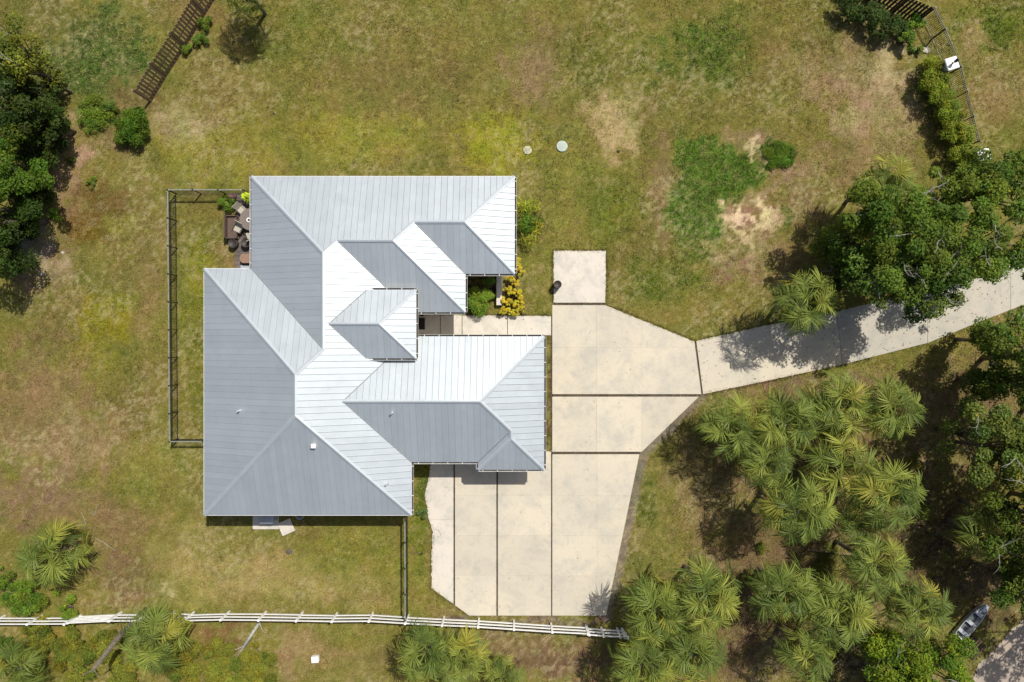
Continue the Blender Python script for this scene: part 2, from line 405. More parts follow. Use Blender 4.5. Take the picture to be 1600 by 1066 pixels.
# ------------------------------------------------------------------ the lie of the land: colour of the soil and grass cover, px photo coordinates of each patch
PATCH = [  # px, py, rx, ry, colour (photo), weight, raggedness, cover (grass density 0..1)
 (150,90,130,95,(104,116,58),1,.5,1),(60,20,90,50,(120,112,62),.7,.5,.9),(215,150,70,35,(128,108,68),.8,.6,.7),
 (300,20,60,60,(138,116,72),.8,.6,.7),(480,50,160,70,(122,120,58),.8,.6,.9),(340,110,70,110,(142,124,74),.7,.7,.8),
 (140,180,50,30,(72,104,34),.95,.6,1),(205,215,60,40,(140,118,80),.7,.7,.5),(108,250,38,100,(172,140,106),1,.8,.25),
 (60,400,60,80,(146,120,88),.95,.7,.3),(56,385,34,30,(164,152,142),1,.8,.2),(75,415,40,18,(178,158,130),.8,.9,.25),(160,330,70,60,(122,98,50),.9,.6,.7),(290,200,60,40,(172,152,118),.85,.85,.4),
 (140,350,35,30,(126,100,34),.8,.6,.8),(200,350,35,25,(150,142,72),.6,.7,.8),(120,500,110,60,(124,112,64),.8,.7,.8),
 (165,500,50,60,(146,136,46),.9,.7,.9),(150,560,40,60,(140,130,50),.5,.7,.8),(60,640,120,120,(142,118,78),.9,.7,.6),(110,700,110,60,(152,128,88),.8,.8,.6),
 (200,640,50,60,(134,114,68),.8,.7,.7),(120,660,14,40,(176,158,116),.6,.9,.6),(60,780,140,60,(142,118,84),.95,.7,.45),(170,830,80,80,(144,120,78),.9,.7,.6),
 (240,730,60,70,(140,132,68),.8,.6,.9),(300,880,90,80,(156,140,86),.8,.7,.8),(430,900,150,45,(172,150,98),.8,.7,.7),(560,870,110,60,(138,130,62),.8,.6,.9),(540,920,100,30,(158,138,84),.7,.7,.8),
 (260,920,18,18,(196,172,140),.95,.8,.15),(200,900,60,50,(136,108,74),.8,.7,.6),
 (310,500,40,190,(128,126,54),.9,.5,1),(310,440,34,70,(142,136,50),.8,.6,1),(230,420,30,220,(140,120,74),.7,.7,.8),
 (340,250,130,60,(152,142,66),.8,.7,.9),(470,200,140,60,(138,128,64),.8,.7,.9),(620,110,160,80,(130,116,68),.7,.8,.8),(560,220,160,50,(148,140,62),.7,.7,.9),
 (780,225,90,60,(152,148,52),.9,.6,.95),(700,60,110,50,(134,120,66),.7,.7,.8),(840,110,60,70,(146,124,86),.9,.8,.6),(870,70,50,30,(142,118,78),.7,.8,.7),
 (950,90,110,70,(118,118,54),.8,.6,.95),(1110,80,120,70,(104,118,48),.9,.6,1),(960,190,56,56,(182,158,118),.9,.95,.4),(985,220,34,34,(190,164,126),.8,.95,.3),
 (900,300,70,70,(136,130,64),.8,.7,.9),(960,340,60,90,(118,122,50),.8,.7,.95),(1000,400,70,60,(128,118,66),.8,.7,.8),(1040,300,30,100,(142,116,80),.8,.8,.6),
 (1250,90,110,80,(136,118,68),.8,.7,.8),(1340,120,110,110,(150,128,88),.85,.8,.7),(1380,190,80,80,(172,144,110),.9,.8,.4),(1320,190,40,30,(176,150,116),.7,.9,.3),(1290,50,60,60,(126,118,60),.7,.7,.9),(1385,100,36,36,(188,168,130),.85,.95,.35),
 (1350,250,110,60,(146,124,82),.8,.8,.7),(1260,320,40,70,(142,118,80),.8,.8,.6),(1160,340,90,80,(150,118,88),.95,.7,.3),(1150,225,60,30,(156,128,98),.8,.8,.4),
 (1205,250,55,50,(158,128,100),.85,.8,.4),(1160,410,90,30,(146,116,86),.9,.8,.4),
 (1128,266,80,50,(100,124,46),1.3,.25,1),(1088,330,50,72,(108,130,56),1.25,.3,1),(1100,252,50,44,(104,126,50),1.2,.3,1),(1220,241,29,25,(70,104,26),1.4,.3,1),(1092,400,40,30,(104,116,48),.9,.7,.9),
 (1168,348,54,56,(220,194,160),1,.95,.08),(1183,232,28,18,(216,188,156),1,.8,.08),(1140,390,74,24,(204,172,140),.85,.95,.12),(1208,350,24,36,(206,178,144),.8,.9,.15),(1225,345,16,36,(96,112,44),.8,.7,.9),
 (1030,440,80,40,(110,116,46),.9,.6,1),(1120,480,70,30,(140,126,66),.8,.7,.8),(1220,400,60,60,(138,118,72),.7,.8,.7),
 (1560,40,90,50,(112,122,44),.95,.5,1),(1570,150,60,70,(144,124,76),.95,.6,.7),(1520,60,25,40,(160,132,92),.7,.8,.6),(1590,230,60,50,(124,120,58),.8,.7,.9),
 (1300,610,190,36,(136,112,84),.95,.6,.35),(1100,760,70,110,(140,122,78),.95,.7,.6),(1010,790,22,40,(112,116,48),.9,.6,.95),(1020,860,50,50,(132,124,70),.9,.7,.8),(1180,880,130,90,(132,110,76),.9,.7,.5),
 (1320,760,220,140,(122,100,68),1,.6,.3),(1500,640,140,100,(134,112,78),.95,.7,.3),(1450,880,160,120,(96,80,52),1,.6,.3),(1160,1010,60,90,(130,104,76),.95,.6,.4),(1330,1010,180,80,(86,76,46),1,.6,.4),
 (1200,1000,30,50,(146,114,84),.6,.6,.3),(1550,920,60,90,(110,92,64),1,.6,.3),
 (540,1030,140,50,(142,126,76),1,.8,.7),(480,1010,60,24,(160,132,92),.7,.8,.5),(560,1000,70,20,(136,130,66),.8,.7,.9),(850,1030,120,50,(132,104,72),1,.7,.5),(790,1010,120,24,(144,118,80),.8,.8,.5),(900,1040,50,30,(120,94,66),.9,.7,.4),
 (100,1020,150,50,(142,130,62),1,.7,.8),(200,980,60,12,(150,122,80),.7,.7,.4),(340,990,60,26,(140,104,66),.9,.7,.4),(380,1040,70,40,(132,128,58),.7,.7,.8),(445,1040,26,30,(150,118,80),.7,.7,.5),
 (655,820,18,130,(122,126,52),1,.4,1),(655,770,16,30,(98,112,42),.9,.5,1),(690,955,50,18,(142,124,76),.9,.6,.7),(720,965,40,10,(122,102,88),1,.4,.2),(860,972,100,9,(124,106,94),1.1,.4,.2),
 (857,610,7,110,(112,78,54),1.4,.3,.35),(857,550,6,30,(112,112,48),.9,.7,1),(760,527,100,5,(120,112,64),1,.4,.7),(835,440,22,60,(128,124,60),.7,.7,.9),(840,440,12,30,(176,148,116),.6,.95,.4),
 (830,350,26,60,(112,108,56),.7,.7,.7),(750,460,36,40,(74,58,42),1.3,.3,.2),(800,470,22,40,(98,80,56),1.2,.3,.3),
 (355,400,14,16,(158,132,88),.7,.6,.6),
]
GRAVEL = [((1003,706),(947,962)),((1096,616),(1003,706))]

def land(x, y):
    px = x / S + 800; py = 533 - y / S
    wx = px + (vn1.fbm(px, py, 1 / 34., 4) - .5) * 46; wy = py + (vn2.fbm(px, py, 1 / 34., 4) - .5) * 46
    frag = np.clip((vn4.fbm(px + 70, py, 1 / 7., 4) - .43) * 9, 0, 1); frag2 = np.clip((vn2.fbm(px + 170, py, 1 / 8., 4) - .38) * 6, 0, 1)
    rag = (vn3.fbm(px, py, 1 / 15., 5) - .5)
    base = np.array(lin(134, 124, 66)); c = np.tile(base, (len(px), 1)); cov = np.full(len(px), .85)
    for (cx, cy, rx, ry, colr, w, rg, cv) in PATCH:
        d = np.sqrt(((wx - cx) / rx) ** 2 + ((wy - cy) / ry) ** 2)
        d = d + rag * rg * 1.8
        soft = 0.62 if w <= 1 else 0.42
        t = np.clip((1.05 - d) / soft, 0, 1); t = t * t * (3 - 2 * t) * min(w, 1)
        if cv <= .3 and colr[0] > 180: t = t * frag
        elif cv <= .45: t = t * (.45 + .55 * frag2)
        cc = np.array(lin(*colr))
        c = c * (1 - t[:, None]) + cc * t[:, None]; cov = cov * (1 - t) + cv * t
    for (a, b) in GRAVEL:   # crushed grey gravel beside the drive
        ax, ay = a; bx, by = b; dx, dy = bx - ax, by - ay; L = math.hypot(dx, dy)
        t = np.clip(((px - ax) * dx + (py - ay) * dy) / L ** 2, 0, 1)
        d = np.hypot(px - ax - t * dx, py - ay - t * dy)
        w = np.clip((13 - d - rag * 9) / 5, 0, 1)
        c = c * (1 - w[:, None]) + np.array(lin(138, 124, 112)) * w[:, None]; cov = cov * (1 - w) + .1 * w
    c = base + (c - base) * 1.15; c = np.clip(c, .004, 1)
    v = vn4.fbm(px, py, 1 / 6., 5) - .5                     # straw, thatch and bare spots
    straw = np.clip(v * 6 - .45, 0, 1) * .42
    c = c * (1 - straw[:, None]) + np.array(lin(184, 164, 118)) * straw[:, None]
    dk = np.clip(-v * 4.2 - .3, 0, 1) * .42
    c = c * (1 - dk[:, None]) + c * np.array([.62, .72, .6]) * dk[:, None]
    v2 = vn2.fbm(px, py, 1 / 60., 4) - .5
    c = c * (1 + v2[:, None] * .35) * (1 + (vn1.fbm(px, py, 1 / 26., 5) - .5)[:, None] * np.array([.42, .0, .3]) - (vn3.fbm(px, py, 1 / 12., 4) - .5)[:, None] * .35)
    fl = np.clip((vn3.fbm(px + 400, py, 1 / 4.5, 4) - .53) * 10, 0, 1) * np.clip((vn1.fbm(px, py + 900, 1 / 80., 4) - .47) * 6, 0, 1) * .45
    c = c * (1 - fl[:, None]) + np.array(lin(198, 178, 150)) * fl[:, None]; cov = cov * (1 - fl * .6)
    rg_ = np.clip((c[:, 0] / (c[:, 1] + 1e-6) - 1.22) * 2.2, 0, 1)
    c[:, 2] *= 1 + .32 * rg_
    return c, np.clip(cov, 0, 1)

K_GROUND = np.array([.65, .70, .545])
def axis(lo, hi, step):
    a = np.arange(lo, hi + step / 2, step); s_ = step; out_hi = []; v = hi
    while v < 1800:
        s_ *= 1.45; v += s_; out_hi.append(v)
    out_lo = [-(h_ - hi) + lo for h_ in out_hi][::-1]
    return np.array(out_lo + list(a) + out_hi)
ax = axis(-37.5, 37.5, .16); ay = axis(-25.6, 25.6, .16)
gx, gy = np.meshgrid(ax, ay); X = gx.ravel(); Y = gy.ravel()
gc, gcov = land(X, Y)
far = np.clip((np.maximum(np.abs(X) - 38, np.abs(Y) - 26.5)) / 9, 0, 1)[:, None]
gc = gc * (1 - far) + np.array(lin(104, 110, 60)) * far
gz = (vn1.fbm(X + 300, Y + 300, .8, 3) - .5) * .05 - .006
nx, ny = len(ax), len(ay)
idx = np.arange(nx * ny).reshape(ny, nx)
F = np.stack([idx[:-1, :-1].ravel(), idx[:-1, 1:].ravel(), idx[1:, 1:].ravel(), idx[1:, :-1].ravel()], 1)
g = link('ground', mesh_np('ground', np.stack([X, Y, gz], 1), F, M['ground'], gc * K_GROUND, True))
tag(g, kind='structure')

# ------------------------------------------------------------------ driveway, walkway, patio (slabs with real joints)
def clip_poly(poly, a, b, c):
    """keep the part with a*x+b*y<=c"""
    out = []
    for i in range(len(poly)):
        p, q = poly[i], poly[(i + 1) % len(poly)]
        dp = a * p[0] + b * p[1] - c; dq = a * q[0] + b * q[1] - c
        if dp <= 0: out.append(p)
        if (dp < 0) != (dq < 0) and dp != dq:
            t = dp / (dp - dq); out.append(tuple(p[k] + t * (q[k] - p[k]) for k in range(len(p))))
    return out

def poly_area(p):
    return abs(sum(p[i][0] * p[(i + 1) % len(p)][1] - p[(i + 1) % len(p)][0] * p[i][1] for i in range(len(p)))) / 2

def cut(polys, axis_, v, gap=0.02):
    r = []
    for p in polys:
        xs = [q[axis_] for q in p]
        if min(xs) < v - .1 and max(xs) > v + .1:
            a, b = (1, 0) if axis_ == 0 else (0, 1)
            r.append(clip_poly(p, a, b, v - gap / 2)); r.append(clip_poly(p, -a, -b, -(v + gap / 2)))
        else: r.append(p)
    return [q for q in r if len(q) > 2 and poly_area(q) > .02]

def rag_edge(poly, amp, step=.12, edges=None, seed=0):
    rr = random.Random(seed); out = []
    n = len(poly)
    for i in range(n):
        a = poly[i]; b = poly[(i + 1) % n]; out.append(a)
        if edges is not None and i not in edges: continue
        L = math.hypot(b[0] - a[0], b[1] - a[1]); k = int(L / step)
        nxn, nyn = (b[1] - a[1]) / L, -(b[0] - a[0]) / L
        for j in range(1, k):
            t = j / k; o = rr.uniform(-amp, amp)
            out.append((a[0] + t * (b[0] - a[0]) + nxn * o, a[1] + t * (b[1] - a[1]) + nyn * o))
    return out

COVERED = []
def slabs(parent, pxpoly, cuts=(), mat='conc', ztop=.05, rag=None, ragamp=.05, name='slab', gap=.02, seed=0):
    poly = [P(a, b, ztop) for a, b in pxpoly]
    COVERED.append(poly)
    if rag is not None: poly = rag_edge(poly, ragamp, edges=rag, seed=seed)
    polys = [poly]
    for (ax_, v) in cuts:
        w = P(v, 0, ztop)[0] if ax_ == 'x' else P(0, v, ztop)[1]
        polys = cut(polys, 0 if ax_ == 'x' else 1, w, gap)
    for q in polys:
        o = MB().prism(q, -.12, ztop + random.uniform(-.003, .003)).build(name, M[mat], parent)
    return

drive = tag(link('driveway', None), kind='structure')
slabs(drive, [(865,392),(947,392),(946,473),(865,473)], (), 'pale', rag=[0,1,3], ragamp=.022, seed=3)
slabs(drive, [(863,477),(946,477),(1085,534),(1096,616),(863,616)], (('x',932),('x',1003),('y',543)), rag=[1], ragamp=.02, gap=.005)
slabs(drive, [(863,620),(1092,620),(1003,706),(863,706)], (('x',932),('x',1003)), gap=.007)
slabs(drive, [(863,710),(999,710),(947,962),(863,962)], (('x',933),('y',774),('y',837),('y',900)), gap=.005)
slabs(drive, [(778,700),(861,706),(861,962),(778,962)], (('y',774),('y',837),('y',900)), gap=.005)
slabs(drive, [(711,700),(775.5,700),(775.5,962),(733,962),(711,946)], (('y',774),('y',837),('y',900)), gap=.005)
slabs(drive, [(676,700),(708.5,700),(708.5,944),(674,919),(674,880),(676,830),(669,810),(664,772),(671,742)], (('y',812),), 'pale', rag=[3,4,5,6,7,8], ragamp=.04, gap=.01, seed=5)
lane = [(1087.5,533),(1180,512),(1307,487),(1372,471),(1450,455),(1520,436),(1579,408),(1640,384),(1720,352)]
lane2 = [(1098,616),(1204,594),(1316,570),(1362,558),(1449,536),(1523,506),(1579,484),(1640,460),(1720,430)]
for ia, ib in ((0, 2), (2, 4), (4, 6), (6, 8)):
    up = [lane[i] for i in range(ia, ib + 1)]; dn = [lane2[i] for i in range(ia, ib + 1)]
    up[0] = (up[0][0] + .6, up[0][1]); dn[0] = (dn[0][0] + .6, dn[0][1])
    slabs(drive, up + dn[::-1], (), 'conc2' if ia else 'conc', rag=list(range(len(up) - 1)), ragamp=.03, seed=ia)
drive2 = tag(link('gravel_driveway', None), kind='structure')
slabs(drive2, [(1720,930),(1600,969),(1580,984),(1556,1016),(1528,1040),(1510,1100),(1500,1200),(1720,1200)], (), 'sandy', ztop=.035, rag=[1,2,3,4], ragamp=.1, name='sandy_surface')
walk = tag(link('walkway', None), kind='structure')
slabs(walk, [(640,492),(861,494),(861,524),(640,524)], (('x',688),('x',722),('x',793)), 'pale', ztop=.06, rag=[0], ragamp=.03, gap=.05, name='slab')
# dirt packed in the joints of the drive: a mesh of soil strip beneath
patio = tag(link('patio', None), kind='structure')
COVERED.append([P(368,303), P(410,303), P(410,420), P(368,420)])
x0_, y1_ = P(368, 303); x1_, y0_ = P(412, 421)
yy = y0_; row = 0
while yy < y1_ - .1:
    xx = x0_ - (0.12 if row % 2 else 0)
    while xx < x1_:
        w_ = .6; a = max(xx, x0_); b = min(xx + w_ - .015, x1_)
        if b - a > .05:
            MB().box(((a + b) / 2, yy + .145, .02), (b - a, .285, .05 + random.uniform(-.004, .004))).build('paver', M['paver'], patio)
        xx += w_
    yy += .3; row += 1
MB().box(((x0_ + x1_) / 2, (y0_ + y1_) / 2, -.02), (x1_ - x0_ + .02, y1_ - y0_ + .02, .05)).build('bedding', M['soil'], patio)

for a, b in [((709.8,724),(709.8,945)),((776.8,724),(776.8,962)),((862,700),(862,962)),((863,618),(1095,618)),((863,708),(1000,708)),((865,475),(946,475)),((1086.4,534),(1097.4,616)),((862.2,494),(862.2,700))]:
    p, q = P(*a), P(*b); L = math.hypot(q[0] - p[0], q[1] - p[1])
    MB().box(((p[0] + q[0]) / 2, (p[1] + q[1]) / 2, -.02), (L, .16, .06), math.atan2(q[1] - p[1], q[0] - p[0])).build('joint_soil', M['soil'], drive)
# ------------------------------------------------------------------ the house
MP = .385      # roof pitch
ZE = 3.0
house = thing('house', 'large white house under a pale grey standing seam metal hip roof', 'house')
SL = {   # name: (eave axis value, direction, polygon)
 'A': ('N', 10.33, [(-16.36,10.33),(.16,10.33),(-2.895,7.275),(-5.985,7.275),(-7.19,6.07),(-10.57,6.07),(-11.335,5.305)]),
 'B': ('W', -16.36, [(-16.36,4.54),(-16.36,10.33),(-11.335,5.305),(-11.335,-.485)]),
 'C': ('E', .16, [(.16,4.22),(.16,10.33),(-2.895,7.275)]),
 'D': ('S', 4.22, [(.16,4.22),(-2.895,7.275),(-5.985,7.275),(-2.93,4.22)]),
 'E': ('E', -2.93, [(-2.93,4.22),(-5.985,7.275),(-7.19,6.07),(-2.93,1.81)]),
 'F': ('S', 1.81, [(-2.93,1.81),(-7.19,6.07),(-10.57,6.07),(-6.31,1.81)]),
 'G': ('E', -6.31, [(-6.31,1.81),(-10.57,6.07),(-11.335,5.305),(-11.335,-.485),(-12.82,-1.97),(-12.82,-4.42),(-6.31,-10.93),(-6.31,-7.6),(-10.25,-3.66),(-6.31,.28)]),
 'H': ('N', 4.54, [(-19.33,4.54),(-12.82,-1.97),(-11.335,-.485),(-16.36,4.54)]),
 'I': ('W', -19.33, [(-19.33,-10.93),(-19.33,4.54),(-12.82,-1.97),(-12.82,-4.42)]),
 'J': ('S', -10.93, [(-19.33,-10.93),(-12.82,-4.42),(-6.31,-10.93)]),
 'K': ('N', .28, [(-6.31,.28),(-10.25,-3.66),(-1.93,-3.66),(2.01,.28)]),
 'L': ('S', -7.6, [(-6.31,-7.6),(-2.13,-7.6),(-.06,-5.53),(-1.93,-3.66),(-10.25,-3.66)]),
 'M': ('E', 2.01, [(2.01,-8.08),(2.01,.28),(-1.93,-3.66),(-.06,-5.53),(-.06,-6.01)]),
 'N': ('W', -2.13, [(-2.13,-8.08),(-.06,-6.01),(-.06,-5.53),(-2.13,-7.6)]),
 'O': ('S', -8.08, [(-2.13,-8.08),(2.01,-8.08),(-.06,-6.01)]),
 'Pn': ('N', 3.14, [(-5.89,3.14),(-7.99,1.04),(-11.007,1.04),(-8.907,3.14)]),
 'Ps': ('S', -1.06, [(-5.89,-1.06),(-8.907,-1.06),(-11.007,1.04),(-7.99,1.04)]),
 'Pe': ('E', -5.89, [(-5.89,-1.06),(-5.89,3.14),(-7.99,1.04)]),
}
def zof(key, x, y):
    d, e, _ = SL[key]; z0 = ZE + 1.0 if key[0] == 'P' else ZE
    run = {'N': e - y, 'S': y - e, 'E': e - x, 'W': x - e}[d]
    return z0 + MP * run
def pnormal(key):
    d = SL[key][0]
    v = {'N': (0, MP, 1), 'S': (0, -MP, 1), 'E': (MP, 0, 1), 'W': (-MP, 0, 1)}[d]
    return Vector(v).normalized()
def slab_on_plane(mb, key, poly, h0, h1):
    n = pnormal(key); k = len(poly)
    ar = sum(poly[i][0] * poly[(i + 1) % k][1] - poly[(i + 1) % k][0] * poly[i][1] for i in range(k))
    if ar < 0: poly = poly[::-1]
    base = [Vector((x, y, zof(key, x, y))) for x, y in poly]
    v = [p + n * h0 for p in base] + [p + n * h1 for p in base]
    mb.add(v, [list(range(k - 1, -1, -1)), list(range(k, 2 * k))] + [(i, (i + 1) % k, k + (i + 1) % k, k + i) for i in range(k)])

PW = .385
panels = []
slope_obj = {}
for key, (d, e, poly) in SL.items():
    mb = MB(); slab_on_plane(mb, key, poly, -.05, 0)
    slope_obj[key] = mb.build('roof_slope', M['seam'], house)  # darker deck shows in the panel gaps, standing in for rib shade
    ax_ = 0 if d in 'NS' else 1
    lo = min(p[ax_] for p in poly); hi = max(p[ax_] for p in poly)
    n = max(1, round((hi - lo) / PW)); w = (hi - lo) / n
    off = 0.12 if key in 'AGKI' else 0.2
    k = -1
    while lo + (k + off) * w < hi:
        a0 = lo + (k + off) * w; a1 = a0 + w; k += 1
        a, b = (1, 0) if ax_ == 0 else (0, 1)
        q = clip_poly(clip_poly(poly, a, b, a1 - (.006 if d in 'WS' else .022)), -a, -b, -(a0 + .002))
        rib = clip_poly(clip_poly(poly, a, b, a0 + .042), -a, -b, -(a0 + .002))
        if len(q) < 3 or poly_area(q) < .008: continue
        # a concave slope can give a strip in two pieces; split it at the notch
        mb = MB(); h = .02 + random.uniform(-.002, .002)
        pieces = [q]
        ribs = [rib] if len(rib) > 2 and poly_area(rib) > .0005 else []
        if key == 'G':
            def split(pl):
                r_ = []
                l_ = clip_poly(pl, 1, 0, -10.25)
                rgt = clip_poly(pl, -1, 0, 10.25)
                if len(l_) > 2 and poly_area(l_) > .0004: r_.append(l_)
                up_ = clip_poly(rgt, 0, -1, 3.66); dn_ = clip_poly(rgt, 0, 1, -3.66)
                for t_ in (up_, dn_):
                    if len(t_) > 2 and poly_area(t_) > .0004: r_.append(t_)
                return r_
            pieces = split(q); ribs = split(rib) if ribs else []
        for t_ in pieces: slab_on_plane(mb, key, t_, .001, h)
        for t_ in ribs: slab_on_plane(mb, key, t_, h, h + (.003 if d in 'WS' else .012))
        panels.append((poly_area(q), key, mb))
panels.sort(key=lambda t: -t[0])
rest = MB()
for i, (a_, key, mb) in enumerate(panels):
    if i < 300: mb.build('metal_panel', M['roof'], slope_obj[key])
    else: rest.add(mb.v, mb.f)
if rest.v: tag(rest.build('metal_panels', M['roof'], house), kind='stuff')

# ridge and hip caps
def cap(k1, k2, p, q, w=.13, name='ridge_cap'):
    p = Vector((*p, zof(k1, *p))); q = Vector((*q, zof(k1, *q))); e = (q - p).normalized()
    out = []
    for k, other in ((k1, k2), (k2, k1)):
        n = pnormal(k); s_ = n.cross(e)
        mid = (p + q) / 2 + s_ * .5
        dself = zof(k, mid.x, mid.y); doth = zof(other, mid.x, mid.y)
        if dself > doth: s_ = -s_
        out.append((n, s_))
    mb = MB(); up = Vector((0, 0, .075))
    prof = [p * 0 + out[0][1] * w + out[0][0] * .062, up, out[1][1] * w + out[1][0] * .062, out[1][1] * w + out[1][0] * .02, Vector((0, 0, .03)), out[0][1] * w + out[0][0] * .02]
    v = [p + t for t in prof] + [q + t for t in prof]; k = 6
    mb.add(v, [list(range(k - 1, -1, -1)), list(range(k, 2 * k))] + [(i, (i + 1) % k, k + (i + 1) % k, k + i) for i in range(k)])
    return mb.build(name, M['cap'], house)
for k1, k2, p, q, w in [
    ('A','B',(-16.36,10.33),(-11.335,5.305),.14), ('A','C',(.16,10.33),(-2.895,7.275),.13), ('A','D',(-2.895,7.275),(-5.985,7.275),.12),
    ('A','E',(-5.985,7.275),(-7.19,6.07),.12), ('A','F',(-7.19,6.07),(-10.57,6.07),.12), ('A','G',(-10.57,6.07),(-11.335,5.305),.12),
    ('B','G',(-11.335,5.305),(-11.335,-.485),.13), ('C','D',(.16,4.22),(-2.895,7.275),.1), ('E','F',(-2.93,1.81),(-7.19,6.07),.1),
    ('H','G',(-11.335,-.485),(-12.82,-1.97),.13), ('H','I',(-19.33,4.54),(-12.82,-1.97),.13), ('I','G',(-12.82,-1.97),(-12.82,-4.42),.13),
    ('I','J',(-19.33,-10.93),(-12.82,-4.42),.15), ('J','G',(-12.82,-4.42),(-6.31,-10.93),.12), ('K','L',(-10.25,-3.66),(-1.93,-3.66),.12),
    ('K','M',(-1.93,-3.66),(2.01,.28),.13), ('L','M',(-1.93,-3.66),(-.06,-5.53),.13), ('N','M',(-.06,-5.53),(-.06,-6.01),.12),
    ('N','O',(-2.13,-8.08),(-.06,-6.01),.12), ('O','M',(-.06,-6.01),(2.01,-8.08),.12),
    ('Pn','Ps',(-11.007,1.04),(-7.99,1.04),.1), ('Pn','Pe',(-7.99,1.04),(-5.89,3.14),.11), ('Ps','Pe',(-7.99,1.04),(-5.89,-1.06),.1)]:
    cap(k1, k2, p, q, w * .8)
# valley troughs
def valley(k1, p, q, w=.05):
    p = Vector((*p, zof(k1, *p) + .03)); q = Vector((*q, zof(k1, *q) + .03))
    return MB().tube([p, q], w, 6).build('valley_trough', M['seam'], house)
for k1, p, q in [('D',(-5.985,7.275),(-2.93,4.22)), ('F',(-10.57,6.07),(-6.31,1.81)), ('B',(-16.36,4.54),(-11.335,-.485)),
                 ('K',(-10.25,-3.66),(-6.31,.28)), ('L',(-10.25,-3.66),(-6.31,-7.6)), ('L',(-2.13,-7.6),(-.06,-5.53)),
                 ('G',(-11.007,1.04),(-8.907,3.14)), ('G',(-11.007,1.04),(-8.907,-1.06))]:
    valley(k1, p, q, .028)

OUT = [(-16.36,10.33),(.16,10.33),(.16,4.22),(-2.93,4.22),(-2.93,1.81),(-6.31,1.81),(-6.31,.28),(2.01,.28),(2.01,-8.08),(-2.13,-8.08),(-2.13,-7.6),(-6.31,-7.6),(-6.31,-10.93),(-19.33,-10.93),(-19.33,4.54),(-16.36,4.54)]
def inset(poly, d):     # axis-aligned outline given clockwise
    n = len(poly); out = []
    for i in range(n):
        a, b, c = poly[i - 1], poly[i], poly[(i + 1) % n]
        def nrm(p, q):
            dx, dy = q[0] - p[0], q[1] - p[1]; L = math.hypot(dx, dy); return (dy / L, -dx / L)   # inward for clockwise
        n1, n2 = nrm(a, b), nrm(b, c)
        out.append((b[0] + (n1[0] + n2[0]) * d, b[1] + (n1[1] + n2[1]) * d))
    return out
MB().prism(inset(OUT, .03), 2.80, 2.94).build('soffit', M['white'], house)
WALL = inset(OUT, .55)
WALL = [(x, y) for x, y in WALL]
MB().prism(WALL, -.1, 2.797).build('wall', M['stucco'], house)
COVERED.append(WALL)
MB().box((-7.6, 1.04, 3.45), (2.6, 3.1, .76)).build('portico_wall', M['stucco'], house)
MB().prism([(-5.93,-1.03),(-5.93,3.11),(-8.88,3.11),(-8.88,-1.03)], 3.82, 3.94).build('soffit', M['white'], house)
for cy in (2.75, .02):
    mb = MB(); mb.box((-6.2, cy, 1.95), (.26, .26, 3.7)); mb.box((-6.2, cy, .2), (.36, .36, .3)); mb.box((-6.2, cy, 3.7), (.36, .36, .2))
    mb.build('column', M['white'], house)

# gutters: open troughs with hangers
def gutter(p, q, nx_, ny_, z=2.93):
    """runs p->q, outward normal (nx_, ny_)"""
    p = Vector((*p, 0)); q = Vector((*q, 0)); n = Vector((nx_, ny_, 0)); w = .115; h = .115; t = .012
    prof = [(.0, 0), (.0, -h), (w, -h), (w + .015, 0), (w + .003, 0), (w - .012, -h + t), (t, -h + t), (t, 0)]
    v = []
    for s_ in (p, q):
        for a, b in prof: v.append(s_ + n * a + Vector((0, 0, z + .05 + b)))
    k = len(prof)
    fl = [(i, (i + 1) % k, k + (i + 1) % k, k + i) for i in range(k)] + [list(range(k - 1, -1, -1)), list(range(k, 2 * k))]
    g_ = MB().add(v, fl).build('gutter', M['gutter'], house)
    d = q - p; L = d.length; d.normalize()
    mid = (p + q) / 2 + n * (w / 2) + Vector((0, 0, z - .052)); rz = math.atan2(d.y, d.x)
    MB().box(mid, (L - .02, w - .03, .006), rz).build('trough_floor', M['gutterin'], g_)  # dark strip laid along the trough floor
    hm = MB(); s_ = .3
    while s_ < L - .1:
        hm.box(p + d * s_ + n * (w / 2) + Vector((0, 0, z + .055)), (.035, w + .02, .012), rz); s_ += .92
    if hm.v: tag(hm.build('hanger', M['white'], g_), kind='stuff')
gutter((.16,4.22),(.16,10.33),1,0); gutter((-2.93,4.22),(.16,4.22),0,-1); gutter((-2.93,1.81),(-2.93,4.08),1,0)
gutter((-6.0,1.81),(-2.93,1.81),0,-1); gutter((-5.8,.28),(2.01,.28),0,1); gutter((2.01,-8.08),(2.01,.28),1,0)
gutter((-2.13,-8.08),(2.01,-8.08),0,-1); gutter((-2.13,-8.08),(-2.13,-7.74),-1,0); gutter((-6.18,-7.6),(-2.13,-7.6),0,-1); gutter((-6.31,-10.93),(-6.31,-7.74),1,0)
gutter((-16.36,4.6),(-16.36,10.33),-1,0); gutter((-5.89,-1.06),(-5.89,3.14),1,0,3.93); gutter((-8.9,3.14),(-5.89,3.14),0,1,3.93); gutter((-8.9,-1.06),(-5.89,-1.06),0,-1,3.93)
# drip edge along the eaves without gutter
for p, q in [((-16.36,10.345),(.16,10.345)), ((-19.33,4.555),(-16.5,4.555)), ((-19.345,-10.93),(-19.345,4.54)), ((-19.33,-10.945),(-6.31,-10.945))]:
    dx, dy = q[0] - p[0], q[1] - p[1]
    MB().box(((p[0] + q[0]) / 2, (p[1] + q[1]) / 2, 2.94), (abs(dx) + .03, abs(dy) + .03, .15)).build('fascia', M['white'], house)

